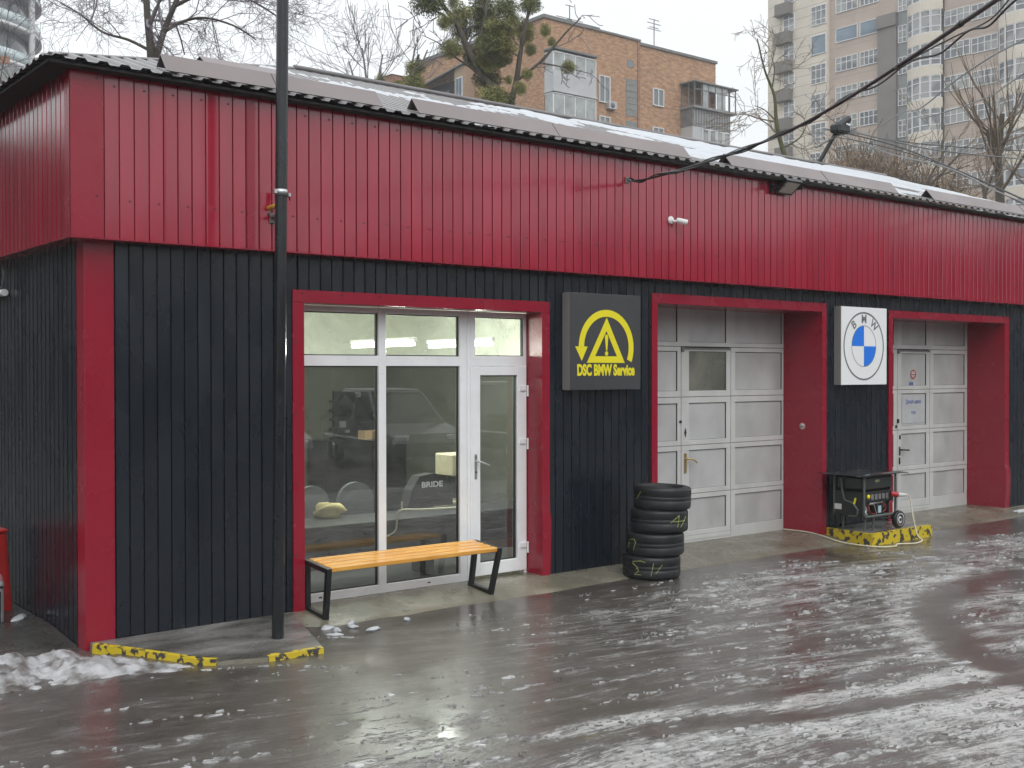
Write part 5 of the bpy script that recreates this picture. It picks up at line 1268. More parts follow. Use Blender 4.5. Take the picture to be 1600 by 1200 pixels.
# --- high-rise on the right: its long face lies along Y at x = 97
HX = 97.0
HR = thing('high_rise', 'tall beige and brown residential tower with white windows and curved bays', 'building', (HX, 30.0, 0))
def hb(mb, y0, y1, z0, z1, dx0, dx1): return mb.box((dx0, y0-30, z0), (dx1, y1-30, z1))
c = MB(); hb(c, 63.6, 71.3, 0, 56, 0, 14); c.build('wall', m_cream, HR)
c = MB(); hb(c, 57.6, 63.598, 0, 56, 0.35, 14); hb(c, 54.38, 57.598, 37.5, 56, 0.34, 14); hb(c, 45.1, 50.6, 0, 56, 0.35, 14); hb(c, 28, 41.0, 0, 56, 0.35, 14); c.build('wall', m_brown, HR)
c = MB(); hb(c, 55.5, 57.598, 0, 37.0, -0.10, 14); hb(c, 55.45, 57.65, 36.15, 37.4, -0.28, -0.101); c.build('pilaster', m_pil, HR)
c = MB(); hb(c, 54.38, 55.498, 0, 37.49, 0.15, 14); c.build('wall', m_spand, HR)
# horizontal joint lines of the cladding
c = MB()
for k_ in range(36):
    z = 16+k_*1.0233
    hb(c, 63.7, 71.2, z, z+0.05, -0.006, 0.01); hb(c, 57.7, 63.5, z, z+0.05, 0.343, 0.36); hb(c, 45.2, 50.5, z, z+0.05, 0.343, 0.36)
c.build('cladding_joints', m_joint, HR)['kind'] = 'stuff'
def hwin_meshes(wd, ht, cols, rows, deep=0.10, t_=0.075, gm=None, key=''):
    """window standing in the Y-Z plane, outward is -x; returns frame mesh and pane mesh"""
    f = MB()
    f.box((-deep,0,0),(0.0,wd,t_)); f.box((-deep,0,ht-t_),(0,wd,ht)); f.box((-deep,0,t_),(0,t_,ht-t_)); f.box((-deep,wd-t_,t_),(0,wd,ht-t_))
    for k_ in range(1, cols): ym = wd*k_/cols; f.box((-deep+0.006,ym-t_/2,t_),(0,ym+t_/2,ht-t_))
    prev = 0
    for rz_ in rows: 
        zm = ht*rz_
        f.box((-deep+0.012,t_,zm-t_/2),(0,wd-t_,zm+t_/2))
    g_ = MB(); g_.box((-deep*0.55,0.02,0.02),(-0.005,wd-0.02,ht-0.02))
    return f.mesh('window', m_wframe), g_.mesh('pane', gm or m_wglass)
def hplace(fm, gm_, y0, z0, dx, parent=HR):
    o = link('window', fm, parent, (dx, y0-30, z0)); link('pane', gm_, o); return o
WA = hwin_meshes(1.45, 1.85, 2, [0.32, 0.72]); WB = hwin_meshes(1.9, 2.02, 3, [0.27, 0.72]); WBb = hwin_meshes(1.9, 2.02, 1, [], gm=m_wglassb)
WC = hwin_meshes(2.65, 1.46, 4, [0.60]); WCb = hwin_meshes(2.65, 1.46, 1, [], gm=m_wglassb); WD = hwin_meshes(2.15, 1.46, 4, [0.60]); WDb = hwin_meshes(2.15, 1.46, 1, [], gm=m_wglassb)
WE = hwin_meshes(0.95, 1.7, 2, [0.3, 0.7]); WG = hwin_meshes(2.60, 1.45, 4, [0.58]); WBL = hwin_meshes(0.88, 1.95, 1, [0.27, 0.74])
bk_me = MB(); bk_me.box((-0.75,0,0),(-0.002,1.9,1.15),0.03); bk_me.box((-0.80,-0.05,-0.10),(-0.002,2.0,-0.002)); bk_me = bk_me.mesh('basket', m_greybox)
for k_ in range(9):
    z = 40.36-3.07*k_+3.07
    hplace(*WB, 63.72, z-2.02, -0.0) if k_ != 2 else hplace(*WBb, 63.72, z-2.02, 0)
    hplace(*WA, 67.75, z-1.85-0.02, 0.0)
    link('balcony_basket', bk_me, HR, (0, 68.0-30, z-3.07+0.02))
    zc = 37.49+3.03-3.03*k_
    (hplace(*WC, 60.15, zc-1.46, 0.35) if k_ != 1 else hplace(*WCb, 60.15, zc-1.46, 0.35))
    (hplace(*WD, 57.75, zc-1.46, 0.35) if k_ != 1 else hplace(*WDb, 57.75, zc-1.46, 0.35))
    hplace(*WE, 54.43, 36.05+3.08-3.08*k_-1.75, 0.15)
    hplace(*WG, 47.95, 36.28+3.10-3.10*k_-1.45, 0.35); hplace(*WG, 45.22, 36.2+3.10-3.10*k_-1.45, 0.35)
    for yy in (38.0, 33.5): hplace(*WG, yy, 36.1+3.1-3.1*k_-1.45, 0.35)
# curved bays: a shallow drum with a band of windows each storey
def bay(yc, half, bulge, ztops, ht):
    n = 4; rad = (half*half+bulge*bulge)/(2*bulge); cxo = rad-bulge
    angm = math.asin(half/rad)
    def P_(a, r): return (cxo-r*math.cos(a)+0.0, yc-30+r*math.sin(a))
    bounds = [0]+[v for z in sorted(ztops) for v in (z-ht, z)]+[56]
    c = MB()
    seg = 12
    for z0, z1 in zip(bounds[0::2], bounds[1::2]):
        vs = []
        for i in range(seg+1):
            a = -angm+2*angm*i/seg; q = P_(a, rad); vs += [(q[0],q[1],z0),(q[0],q[1],z1)]
        n0_ = len(vs); vs += [(2.0, yc-30-half, z0), (2.0, yc-30-half, z1), (2.0, yc-30+half, z0), (2.0, yc-30+half, z1)]
        fs = [(2*i,2*i+1,2*i+3,2*i+2) for i in range(seg)]
        fs += [tuple([2*i+1 for i in range(seg+1)]+[n0_+3, n0_+1]), tuple([2*i for i in range(seg+1)]+[n0_+2, n0_])]
        MB().add(vs, fs).build('curved_bay', m_cream, HR)
    for z in ztops:
        for i in range(n):
            a0 = -angm*0.94+2*angm*0.94*i/n; a1 = -angm*0.94+2*angm*0.94*(i+1)/n
            q0 = Vector(P_(a0, rad-0.10)); q1 = Vector(P_(a1, rad-0.10)); wd = (q1-q0).length
            o = link('window', WBL[0], HR, (q0.x, q0.y, z-ht)); d_ = q1-q0; o.rotation_euler = (0,0,math.atan2(-d_.x, d_.y)); o.scale = (1, wd/0.88, ht/1.95); link('pane', WBL[1], o)
bay(52.45, 1.90, 0.80, [36.55+3.12-3.12*k_ for k_ in range(8)], 2.15)
bay(43.05, 1.98, 0.85, [33.2+3.12+3.12-3.12*k_ for k_ in range(8)], 2.05)
c = MB(); hb(c, 71.31, 71.5, 0, 56, 0.2, 14); c.build('end_wall', m_cream, HR)

# --- curved glazed tower top left
p = onY(-95, 60, 105)
CT = thing('curved_tower', 'round pale tower with curving glazed balconies and a white mullion', 'building', (p.x, p.y, 0))
Rt = 8.6
m_bglass = mat('pale_blue_balustrade', (0.42,0.50,0.52), 0.08, spec=0.8, var=0.15, vscale=0.4)
m_tdark = mat('shaded_glazing', (0.14,0.15,0.16), 0.15, spec=0.7, var=0.3, vscale=0.5)
m_slab = mat('white_slab', (0.55,0.56,0.57), 0.5)
c = MB(); c.lathe([(Rt-1.2,10),(Rt-1.2,60)], 64); c.build('glazing', m_tdark, CT)
for k_ in range(10):
    z = 26.0+k_*3.3
    c = MB(); c.lathe([(Rt-1.3,z),(Rt+0.05,z),(Rt+0.05,z+0.35),(Rt-1.3,z+0.35)], 64, close=True); c.build('balcony_slab', m_slab, CT)
    c = MB(); c.lathe([(Rt-0.02,z+0.352),(Rt-0.02,z+1.35),(Rt-0.08,z+1.35),(Rt-0.08,z+0.352)], 64, close=True); c.build('balustrade', m_bglass, CT)
dv = Vector((CAM.x-p.x, CAM.y-p.y, 0)).normalized(); side = Vector((-dv.y, dv.x, 0))
if side.dot(_r2) < 0: side = -side
for f_ in (0.86, -0.2):
    q = dv*math.sqrt(max(0,1-f_*f_))*(Rt+0.12)+side*f_*(Rt+0.12); c = MB(); c.tube([(q.x,q.y,10),(q.x,q.y,60)],0.28,8); c.build('vertical_fin', m_slab, CT)
# --- small house with corrugated roof, far left
pA, pB, pC, pD = at(-40,93,34), at(67,111,34), at(40,146,29), at(-60,146,29)
HS = thing('small_house', 'small brick house with a grey corrugated gable roof left of the garage', 'house', (pC.x, pC.y, 0))
o_ = Vector((pC.x, pC.y, 0))
c = MB(); n_ = 26; vs = []
for i in range(n_*2+1):
    t_ = i/(n_*2); h_ = 0.05 if i % 2 else 0.0; top_ = pA.lerp(pB, t_)-o_; bot_ = pD.lerp(pC, t_)-o_; vs += [top_+Vector((0,0,h_)), bot_+Vector((0,0,h_))]
c.add(vs, [(2*i,2*i+1,2*i+3,2*i+2) for i in range(n_*2)]); c.add([q-Vector((0,0,0.12)) for q in (pA-o_, pB-o_, pC-o_, pD-o_)], [(0,1,2,3)])
back = (pB-pC); back.z = 0
c.add([pA-o_, pB-o_, pB-o_+back*1.0-Vector((0,0,2.4)), pA-o_+back*1.0-Vector((0,0,2.4))], [(0,1,2,3)])
c.build('roof', mat('grey_asbestos_sheet',(0.20,0.215,0.205),0.8,var=0.25,vscale=1.0), HS, fix=False)
c = MB(); a_ = pD-o_+Vector((0,0,-0.15)); b2 = pC-o_+Vector((-0.15,0,-0.15)); ins = back.normalized()*0.35
w0, w1 = a_+ins, b2+ins; w2, w3 = b2+back*1.7, a_+back*1.7
c.add([(w0.x,w0.y,0),(w1.x,w1.y,0),(w2.x,w2.y,0),(w3.x,w3.y,0)]+[(q.x,q.y,a_.z) for q in (w0,w1,w2,w3)], [(0,1,5,4),(1,2,6,5),(2,3,7,6),(3,0,4,7)]); c.build('wall', m_brick2, HS)
c = MB(); q = pA.lerp(pB,0.42)-o_; c.box((q.x-0.15,q.y-0.15,q.z-0.6),(q.x+0.15,q.y+0.15,q.z+0.22)); c.build('chimney', m_brick2, HS)

# =================================================================== trees
def grow(mb, p, d, L, r, lvl, maxl, rg, par):
    n = max(3, int(par.get('seg', 5))); pts = [p.copy()]; rad = [r]; dirs = [d.copy()]
    for i in range(n):
        j = Vector((rg.gauss(0,1), rg.gauss(0,1), rg.gauss(0,1)))*par['wig']
        d = (d+j+Vector((0,0,par['up'](lvl)))*0.12).normalized(); p = p+d*(L/n); pts.append(p.copy()); rad.append(max(par['rmin'], r*(1-0.55*(i+1)/n))); dirs.append(d.copy())
    mb.tube(pts, rad, 5 if lvl < 2 else 3, caps=False)
    if lvl >= maxl: return
    nb = par['nb'](lvl, rg)
    for k_ in range(nb):
        i = min(n, max(1, int(n*(0.25+0.75*(k_+rg.random())/nb)))); ax = dirs[i]
        q = Vector((rg.gauss(0,1), rg.gauss(0,1), rg.gauss(0,1)*0.7)); q = (q-ax*q.dot(ax)).normalized(); an = par['ang']*rg.uniform(0.6,1.3)
        nd = (ax*math.cos(an)+q*math.sin(an)).normalized()
        grow(mb, pts[i], nd, L*par['len']*rg.uniform(0.65,1.2), max(par['rmin'], rad[i]*par['rr']), lvl+1, maxl, rg, par)
def tree_from_limbs(name, label, limbs, d, radii, par, maxl, seed, mtr, mtw, start=2, base=None, group=None, extra=None):
    rg = random.Random(seed)
    b0 = at(*limbs[0][0], d); gz = Vector((b0.x, b0.y, 0))
    T = thing(name, label, 'tree', gz, group=group)
    tr = MB(); cr = MB()
    lp = []
    for li, (pl, rad) in enumerate(zip(limbs, radii)):
        pts = smooth_pts([at(u, v, d+(dd*1.0))-gz for (u, v, dd) in [(*q, (0 if len(q) == 2 else q[2])) if len(q) == 2 else q for q in pl]], 4)
        rr_ = [rad[0]+(rad[1]-rad[0])*i/(len(pts)-1) for i in range(len(pts))]
        tr.tube(pts, rr_, 8); lp.append((pts, rr_))
    pts0 = lp[0][0][0]; tr.tube([(pts0.x, pts0.y, 0), pts0], [radii[0][0]*1.25, radii[0][0]], 8)
    tr.build('trunk', mtr, T, fix=False)
    for (pts, rr_) in lp:
        n = len(pts)
        for k_ in range(par['nl']):
            i = int(n*(0.25+0.74*(k_+rg.random())/par['nl'])); i = min(i, n-2); ax = (pts[i+1]-pts[i]).normalized()
            q = Vector((rg.gauss(0,1), rg.gauss(0,1), rg.gauss(0,1)*0.8)); q = (q-ax*q.dot(ax)).normalized()
            nd = (ax*0.55+q*0.85).normalized(); grow(cr, pts[i], nd, par['L0']*rg.uniform(0.6,1.2), max(par['rmin'], rr_[i]*0.45), 0, maxl, rg, par)
    if cr.v: cr.build('crown', mtw, T, fix=False)
    return T
# big bare tree behind the roof, left
parA = dict(wig=0.24, up=lambda l: 0.2 if l == 0 else -0.2, nb=lambda l, r: (5, 4, 4, 3)[l], ang=0.8, len=0.55, rr=0.5, rmin=0.0036, seg=6, nl=7, L0=2.4)
tree_from_limbs('bare_tree', 'large bare tree with forked trunk and drooping twigs behind the left roof',
    [[(238,110),(235,70),(230,20),(226,-60)], [(242,98),(256,50),(272,10),(300,-60)], [(236,80),(200,62),(160,50),(125,22),(95,5)], [(256,50),(285,34),(320,28),(365,40),(400,62)], [(226,0),(190,-25),(130,-35),(70,-20)],[(272,10),(320,-10),(380,-5),(440,30)]],
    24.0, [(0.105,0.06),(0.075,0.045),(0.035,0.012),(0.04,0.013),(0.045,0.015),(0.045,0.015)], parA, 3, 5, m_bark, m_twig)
# twigs of a second small tree near the curved tower
parS = dict(wig=0.16, up=lambda l: 0.35, nb=lambda l, r: (4, 3, 3)[l], ang=0.6, len=0.55, rr=0.55, rmin=0.004, seg=5, nl=4, L0=1.0)
tree_from_limbs('bare_tree', 'thin bare saplings in front of the small house at the far left', [[(20,190),(30,150),(45,110)],[(20,190),(5,140),(-10,90)],[(30,150),(10,140),(-20,138)]], 20.0, [(0.035,0.012),(0.03,0.01),(0.02,0.01)], parS, 2, 8, m_bark, m_twig)
# faint upright bare bush left of the brick block
parU = dict(wig=0.07, up=lambda l: 1.3, nb=lambda l, r: (4, 2, 3)[l], ang=0.36, len=0.6, rr=0.55, rmin=0.012, seg=5, nl=4, L0=2.4)
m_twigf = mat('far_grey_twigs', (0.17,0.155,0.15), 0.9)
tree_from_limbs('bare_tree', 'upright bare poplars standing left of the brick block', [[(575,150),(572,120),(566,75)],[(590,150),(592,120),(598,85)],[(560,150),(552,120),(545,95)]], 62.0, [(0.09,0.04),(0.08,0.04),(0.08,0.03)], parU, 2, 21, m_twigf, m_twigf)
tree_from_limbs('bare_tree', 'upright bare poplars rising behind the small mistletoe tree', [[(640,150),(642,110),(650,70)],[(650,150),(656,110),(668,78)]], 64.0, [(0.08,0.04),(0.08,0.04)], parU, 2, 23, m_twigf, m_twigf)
# tree loaded with mistletoe
def clump_mesh(name, seed, n, m, leaf=0.13, hang=1.0):
    rg = random.Random(seed); b = MB()
    for k_ in range(n):
        v = Vector((rg.gauss(0,1), rg.gauss(0,1), rg.gauss(0,1))).normalized(); r_ = rg.random()**0.7*1.15
        q = mnoise.noise(v*1.7+Vector((seed,0,0)))*0.45+1.0; p = v*r_*q
        d_ = (v+Vector((rg.gauss(0,.5), rg.gauss(0,.5), -0.5*hang+rg.gauss(0,.5)))).normalized(); s_ = Vector((rg.gauss(0,1), rg.gauss(0,1), rg.gauss(0,1))); s_ = (s_-d_*s_.dot(d_)).normalized()
        l_ = leaf*rg.uniform(0.7,1.5); w_ = leaf*0.26
        b.add([p-s_*w_, p+d_*l_*0.5-s_*w_*0.9, p+d_*l_, p+d_*l_*0.5+s_*w_*0.9, p+s_*w_], [(0,1,2,3,4)])
    return b.mesh(name, m)
cl = [clump_mesh('mistletoe_clump', s_, 4200, m_mist if s_ % 3 else m_mistd, 0.125, 1.6) for s_ in range(1, 7)]
def clumps(T, lst, d, rg):
    for (u0, u1, v0, v1) in lst:
        p = at((u0+u1)/2, (v0+v1)/2, d+rg.uniform(-0.8,0.8)); s_ = d/FPX
        o = link('mistletoe_clump', rg.choice(cl), T, p-T.location, (rg.uniform(-.25,.25), rg.uniform(-.25,.25), rg.uniform(0,6.28)))
        o.scale = ((u1-u0)/2*s_*0.98, (u1-u0)/2*s_*0.98, (v1-v0)/2*s_*0.98)
dM = 38.0
parM = dict(wig=0.17, up=lambda l: 0.1, nb=lambda l, r: (4, 3)[l], ang=0.8, len=0.55, rr=0.5, rmin=0.012, seg=5, nl=3, L0=1.3)
TM = tree_from_limbs('mistletoe_tree', 'tall tree loaded with dark green mistletoe in front of the brick block',
    [[(797,190),(785,150),(758,125),(735,85),(715,40),(690,5),(670,-30)], [(735,85),(752,50),(762,0),(765,-40)], [(795,175),(806,130),(812,90),(817,60),(826,20),(840,-20)], [(804,128),(845,96),(885,50),(908,28)], [(840,98),(866,102),(885,106),(918,114)], [(758,125),(735,105),(712,90),(690,70),(660,55)], [(712,40),(690,22),(660,10),(640,2)]],
    dM, [(0.16,0.05),(0.07,0.03),(0.11,0.04),(0.06,0.015),(0.03,0.01),(0.05,0.01),(0.05,0.01)], parM, 1, 31, m_bark, m_twig)
rgm = random.Random(9)
clumps(TM, [(645,695,-14,20),(684,708,22,46),(704,738,6,40),(706,736,34,66),(690,722,60,90),(730,782,0,34),(735,782,28,60),(742,782,56,84),(744,784,80,110),(722,752,70,106),(740,786,106,140),(750,790,136,170),
            (758,806,30,60),(758,806,56,84),(764,800,80,104),(774,808,-4,26),(812,846,-8,20),(806,834,30,68),(844,860,37,57),(802,822,128,147),(760,806,142,170),(878,899,95,114),(820,838,68,86),(790,812,20,40),(700,716,-8,14),(740,770,-20,6),(856,868,58,72),(790,800,118,132),(815,832,108,124),(780,800,168,184)], dM, rgm)
TM2 = tree_from_limbs('mistletoe_tree', 'small tree with two dark green clumps above the sheet roof', [[(640,170),(643,130),(650,100),(655,85)]], 40.0, [(0.07,0.03)], dict(parM, nl=3, L0=0.9), 1, 33, m_bark, m_twig)
clumps(TM2, [(634,664,94,116),(630,662,112,146),(612,640,126,148),(640,668,134,152)], 40.0, rgm)
TM3 = tree_from_limbs('mistletoe_tree', 'lone small green clump against the low brick wing', [[(595,160),(596,140),(597,122)]], 41.0, [(0.05,0.03)], dict(parM, nl=2, L0=0.5), 1, 34, m_bark, m_twig)
clumps(TM3, [(586,602,116,136)], 41.0, rgm)
# trees in front of the high-rise
parR = dict(wig=0.18, up=lambda l: 0.15, nb=lambda l, r: (4, 3, 3, 3)[l], ang=0.75, len=0.55, rr=0.5, rmin=0.008, seg=5, nl=5, L0=1.6)
tree_from_limbs('bare_tree', 'slender mossy bare tree standing before the left edge of the tower', [[(1236,270),(1222,230),(1213,190),(1210,150),(1195,110),(1183,60)],[(1213,190),(1195,172),(1178,165)],[(1222,232),(1250,215),(1262,190)],[(1206,140),(1210,110),(1205,85)]], 40.0, [(0.10,0.02),(0.03,0.01),(0.04,0.012),(0.03,0.01)], parR, 2, 41, m_moss, m_twigb)
parP = dict(wig=0.05, up=lambda l: 1.6, nb=lambda l, r: (3, 2)[l], ang=0.3, len=0.7, rr=0.45, rmin=0.007, seg=5, nl=6, L0=2.2)
tree_from_limbs('pollard_tree', 'stout pollarded tree with stubby limbs before the tower', [[(1563,330),(1562,290),(1560,245),(1566,178)],[(1560,245),(1548,225),(1543,202)],[(1562,238),(1573,215),(1581,192)],[(1560,240),(1557,220),(1558,204)]], 34.0, [(0.15,0.075),(0.09,0.05),(0.07,0.04),(0.07,0.05)], parP, 1, 43, m_bark, m_twigb)
tree_from_limbs('pollard_tree', 'small pollarded tree low beside the stout one', [[(1540,330),(1538,300),(1532,282)],[(1539,305),(1546,288),(1550,276)]], 32.0, [(0.06,0.035),(0.04,0.025)], dict(parP, L0=1.1), 1, 44, m_bark, m_twigb)
parH = dict(wig=0.14, up=lambda l: 0.9, nb=lambda l, r: (4, 3, 3)[l], ang=0.5, len=0.6, rr=0.5, rmin=0.008, seg=5, nl=5, L0=1.7)
tree_from_limbs('bare_tree', 'bushy brown bare tree left of the stout pollard', [[(1445,320),(1450,285),(1465,255),(1480,230)],[(1448,295),(1480,262),(1500,240)],[(1446,300),(1470,275),(1515,258)]], 42.0, [(0.07,0.02),(0.05,0.02),(0.04,0.015)], parH, 2, 45, m_bark, m_twigb)
tree_from_limbs('bare_tree', 'spreading bare tree at the right end below the tower', [[(1605,330),(1606,280),(1602,240)],[(1606,280),(1625,230),(1640,190)]], 44.0, [(0.09,0.03),(0.06,0.02)], parH, 2, 46, m_bark, m_twigb)
# thicket of brown leaved hedge behind the roof
for (u0, u1, v0, v1, sd, lb) in ((1285,1375,222,296,3,'dry brown hornbeam thicket under the leaning mast'),(1355,1455,228,312,4,'dense dry brown thicket right of the leaning mast'),(1430,1505,255,326,5,'low brown thicket before the right bays')):
    p = at((u0+u1)/2, v1, 46.0); T = thing('brown_thicket', lb, 'shrub', (p.x, p.y, 0)); s_ = 46.0/FPX
    rg = random.Random(sd); cr = MB()
    for k_ in range(26):
        q = Vector(((rg.random()-0.5)*(u1-u0)*s_*0.8, (rg.random()-0.5)*2.5, 0)); st = q+_r2*0; dv_ = Vector((rg.gauss(0,.25), rg.gauss(0,.25), 1)).normalized()
        base_ = Vector((_r2.x*q.x, _r2.y*q.x, 0))+Vector((_fw.x*q.y,_fw.y*q.y,0))
        grow(cr, base_+Vector((0,0,max(0,p.z-3.0))), dv_, (v1-v0)*s_*rg.uniform(0.8,1.5)+1.5, 0.03, 0, 2, rg, dict(wig=0.16, up=lambda l: 0.5, nb=lambda l, r: (6,4)[l], ang=0.6, len=0.5, rr=0.5, rmin=0.012, seg=5))
    cr.build('stems', m_twigb, T, fix=False)
    lf_ = MB()
    for k_ in range(6500):
        a_ = rg.uniform(-1,1); h_ = rg.random()**0.7; wv = 1-0.35*abs(a_)**2-0.25*rg.random()
        c_ = Vector((_r2.x,_r2.y,0))*(a_*(u1-u0)*s_*0.55)+Vector((_fw.x,_fw.y,0))*rg.gauss(0,0.9)+Vector((0,0,p.z-1.5+h_*wv*((v1-v0)*s_+1.5)))
        if mnoise.noise(c_*1.1+Vector((sd,0,0))) < -0.12: continue
        d_ = Vector((rg.gauss(0,1),rg.gauss(0,1),rg.gauss(0,1))).normalized(); e_ = d_.orthogonal().normalized(); z_ = rg.uniform(0.04,0.085)
        lf_.add([c_-e_*z_*0.5, c_+d_*z_, c_+e_*z_*0.5, c_-d_*z_*0.8], [(0,1,2,3)])
    lf_.build('foliage', m_dry, T, fix=False)

# utility mast leaning above the roof with its bunch of wires
p0 = at(1272,268,22.0); p1 = at(1314,193,22.0)
T = thing('utility_mast', 'dark leaning mast with insulator head above the garage roof', 'mast', p0)
c = MB(); c.tube([(p0-p1)*1.2, (p1-p0)*0.88], [0.045,0.040], 10); c.build('strut', m_black, T)
hd = p1-p0
c = MB(); c.box((hd.x-0.22,hd.y-0.12,hd.z-0.20),(hd.x+0.16,hd.y+0.12,hd.z-0.02),0.04); c.tube([hd+Vector((-0.05,0,-0.06)), hd+Vector((0.14,-0.08,0.10))],[0.10,0.07],10); c.build('insulator_head', m_black, T)
c = MB(); c.tube([hd+Vector((-0.45,0.25,-0.48)), hd+Vector((-0.1,0.05,-0.25)), hd+Vector((0.25,-0.15,-0.10))],0.02,6); c.tube([hd+Vector((-0.3,0.15,-0.12)), hd+Vector((0.22,-0.15,-0.2))],0.018,6); c.build('cross_arm', m_metal, T)
c = MB(); c.tube([hd+Vector((0.02,-0.10,-0.02)), hd+Vector((0.10,-0.14,-0.05))],0.02,6); c.build('white_insulator', m_white, T)
wl_ = [([(1318,200),(1360,212),(1450,226),(1600,236)], 22, 30, m_cable, 0.012, 'upper dark wire running right from the leaning mast'),
       ([(1316,203),(1380,217),(1460,234),(1570,246),(1640,252)], 22, 26, m_greyv, 0.014, 'pale wire sagging right from the leaning mast'),
       ([(1312,206),(1400,228),(1500,268),(1600,312),(1660,340)], 22, 15, m_cable, 0.013, 'thick wire descending right from the mast toward the roof'),
       ([(1308,208),(1390,240),(1480,262),(1560,300),(1640,332)], 22, 14, m_greyv, 0.010, 'pale frosted wire descending beside the thick wire'),
       ([(1300,214),(1350,222),(1440,246),(1540,290),(1620,330)], 22, 17, m_cable, 0.008, 'thin lowest wire descending from the mast'),
       ([(1310,196),(1290,178),(1275,158)], 22, 18, m_cable, 0.006, 'short thin wire rising left from the mast head'),
       ([(1600,62),(1550,88),(1490,128),(1440,168),(1410,176),(1375,198)], 14, 20, m_greyv, 0.011, 'grey wire dropping from the upper right past the tower'),
       ([(1610,108),(1570,135),(1548,150),(1500,168),(1440,186)], 15, 22, m_greyv, 0.010, 'second grey wire dropping from the right past the tower'),
       ([(1580,-5),(1545,32),(1490,58),(1420,95),(1350,140),(1290,176),(1240,200)], 7.2, 11.2, m_cable, 0.006, 'thin wire hanging just below the thick bundled cable')]
for (pl, d0, d1, m_, r_, lb) in wl_:
    n = len(pl); P_ = smooth_pts([at(u, v, d0+(d1-d0)*i/(n-1)) for i, (u, v) in enumerate(pl)], 8); o0_ = P_[0].copy()
    c = MB(); c.tube([q-o0_ for q in P_], r_, 6); o = c.build('overhead_wire', m_, None, o0_, fix=False); tag(o, lb, 'wire', 'wires around the mast')

# =================================================================== across the yard, behind the camera: seen only in reflections
m_wood = mat('bare_wood_mass', (0.085,0.072,0.06), 0.9, var=0.3, vscale=0.3)
rg = random.Random(77); b = MB()
def belt(cx, cy, a0, a1, rad, n, hmin, hmax):
    pts = []
    for i in range(n+1):
        a = R(a0+(a1-a0)*i/n); r_ = rad*(1+0.05*math.sin(i*1.7)); h = hmin+(hmax-hmin)*float(vnoise(np.array(i*0.35), np.array(0.5), 55)); pts.append((cx+r_*math.cos(a), cy+r_*math.sin(a), h))
    vs = []
    for (x, y, h) in pts: vs += [(x, y, -0.2), (x, y, h)]
    b.add(vs, [(2*i, 2*i+2, 2*i+3, 2*i+1) for i in range(n)])
belt(2, 0, 200, 304, 58, 160, 7.6, 11.0)
belt(2, 0, 304, 352, 60, 70, 8.5, 12.5)
belt(0, 5, 98, 200, 34, 140, 9.5, 13.5)
o = b.build('treeline', m_wood, fix=False); tag(o, 'dark belt of bare wood across the road', kind='stuff')

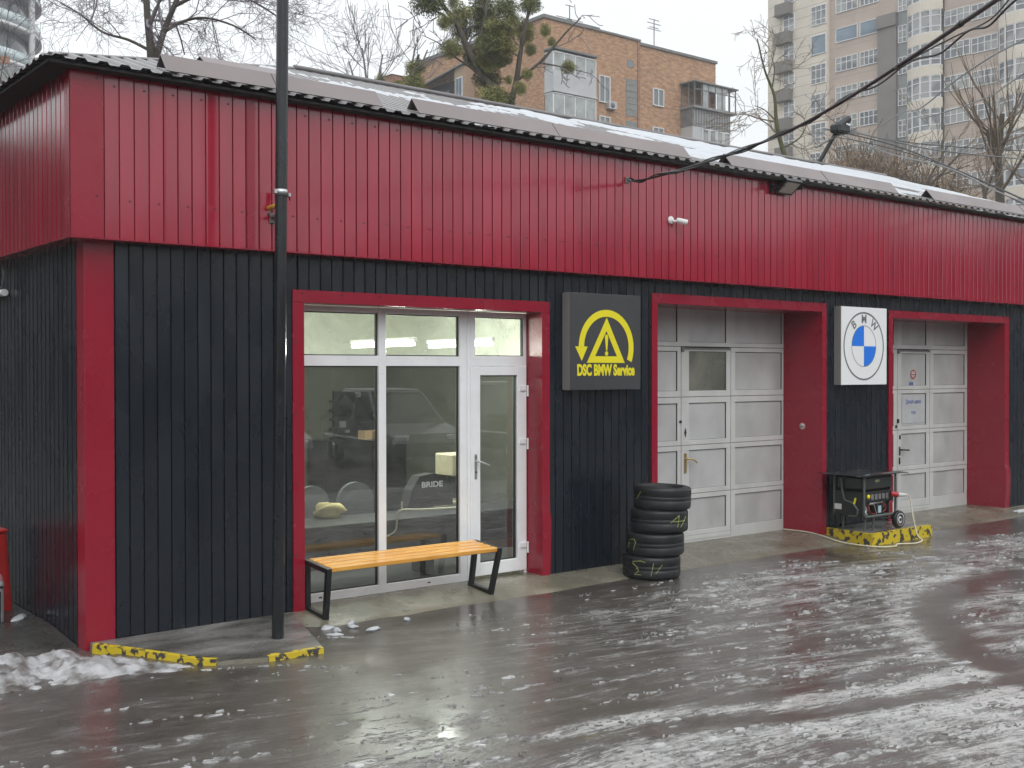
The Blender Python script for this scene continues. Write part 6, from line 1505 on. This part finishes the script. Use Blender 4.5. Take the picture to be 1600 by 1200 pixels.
m_carw = mat('car_glass', (0.02,0.022,0.025), 0.05, spec=0.7)
def parked_car(x, y, rz_, paint, label, hh=1.0):
    T = thing('parked_car', label, 'car', (x, y, GZ), rz_, 'cars parked across the yard')
    P = mat('car_paint', paint, 0.2, spec=0.6, coat=1.0)
    prof = [(-2.2,0.30),(2.15,0.30),(2.2,0.55),(2.1,0.72),(1.1,0.90),(-1.5,0.95),(-2.15,0.92),(-2.25,0.6)]
    c = MB(); c.prism([(a, b*hh) for a, b in prof], -0.86, 0.86, 'XZ'); c.box((-2.2,-0.9,0.32),(2.1,0.9,0.66*hh),0.12); c.build('body', P, T)
    c = MB(); lo = [(-1.95,0.93*hh),(1.15,0.90*hh)]; hi = [(-1.45,1.44*hh),(0.35,1.46*hh)]
    vs = [(lo[0][0],-0.80,lo[0][1]),(lo[1][0],-0.80,lo[1][1]),(lo[1][0],0.80,lo[1][1]),(lo[0][0],0.80,lo[0][1]),(hi[0][0],-0.62,hi[0][1]),(hi[1][0],-0.62,hi[1][1]),(hi[1][0],0.62,hi[1][1]),(hi[0][0],0.62,hi[0][1])]
    c.add(vs, [(0,3,2,1),(4,5,6,7),(0,1,5,4),(1,2,6,5),(2,3,7,6),(3,0,4,7)]); c.build('cabin_glass', m_carw, T)
    c = MB(); c.box((-1.5,-0.64,1.45*hh),(0.38,0.64,1.50*hh),0.03); c.build('roof', P, T); rf_ = T.children[-1]
    c = MB(); c.box((-1.45,-0.6,1.505*hh),(0.3,0.6,1.54*hh),0.02); c.build('roof_snow', m_snow, rf_)
    c = MB()
    for sy in (-1, 1):
        for (p_, q_) in (((1.15,0.90),(0.35,1.46)),((-1.95,0.93),(-1.45,1.44)),((-0.35,0.92),(-0.4,1.45))): c.tube([(p_[0],sy*0.81,p_[1]*hh),(q_[0],sy*0.635,q_[1]*hh)],0.035,6)
    c.build('window_pillar', P, T)
    for sx_ in (-1.38, 1.38):
        for sy in (-0.82, 0.82):
            c = MB(); c.lathe([(0.19,-0.1),(0.29,-0.1),(0.32,-0.06),(0.32,0.06),(0.29,0.1),(0.19,0.1)], 24, (sx_,sy,0.32), 'Y'); w_ = c.build('wheel', m_blackrub, T)
            c = MB(); c.lathe([(0,-0.08),(0.19,-0.09),(0.19,0.09),(0,0.08)], 20, (sx_,sy,0.32), 'Y'); c.build('rim', m_steel, w_)
    for sy in (-0.62, 0.62):
        c = MB(); c.box((2.06,sy-0.18,0.58*hh),(2.17,sy+0.18,0.70*hh),0.03); c.build('headlight', m_white, T)
        c = MB(); c.box((-2.25,sy-0.2,0.68*hh),(-2.16,sy+0.2,0.84*hh),0.03); c.build('tail_light', m_redpl, T)
parked_car(11.5, -13.0, R(100), (0.10,0.105,0.11), 'grey saloon car reflected in the middle shop pane', 1.15)
parked_car(14.8, -12.6, R(97), (0.02,0.021,0.024), 'black car reflected in the shop door glass', 1.25)
parked_car(8.2, -13.6, R(103), (0.35,0.36,0.37), 'silver car reflected in the left shop pane', 1.1)

# =================================================================== thin wet haze that pales the far towers
hz = bpy.data.materials.new('wet_haze'); hz.use_nodes = True; t = hz.node_tree; t.nodes.clear()
o_ = t.nodes.new('ShaderNodeOutputMaterial'); pv = t.nodes.new('ShaderNodeVolumePrincipled'); pv.inputs['Color'].default_value = (0.93,0.95,0.97,1); pv.inputs['Density'].default_value = 0.0012
t.links.new(pv.outputs[0], o_.inputs['Volume'])
c = MB(); c.box((-110,-110,-1.2),(150,130,64)); o = c.build('haze', hz); tag(o, 'thin rainy haze over the yard and the towers', kind='stuff'); o.display_type = 'WIRE'
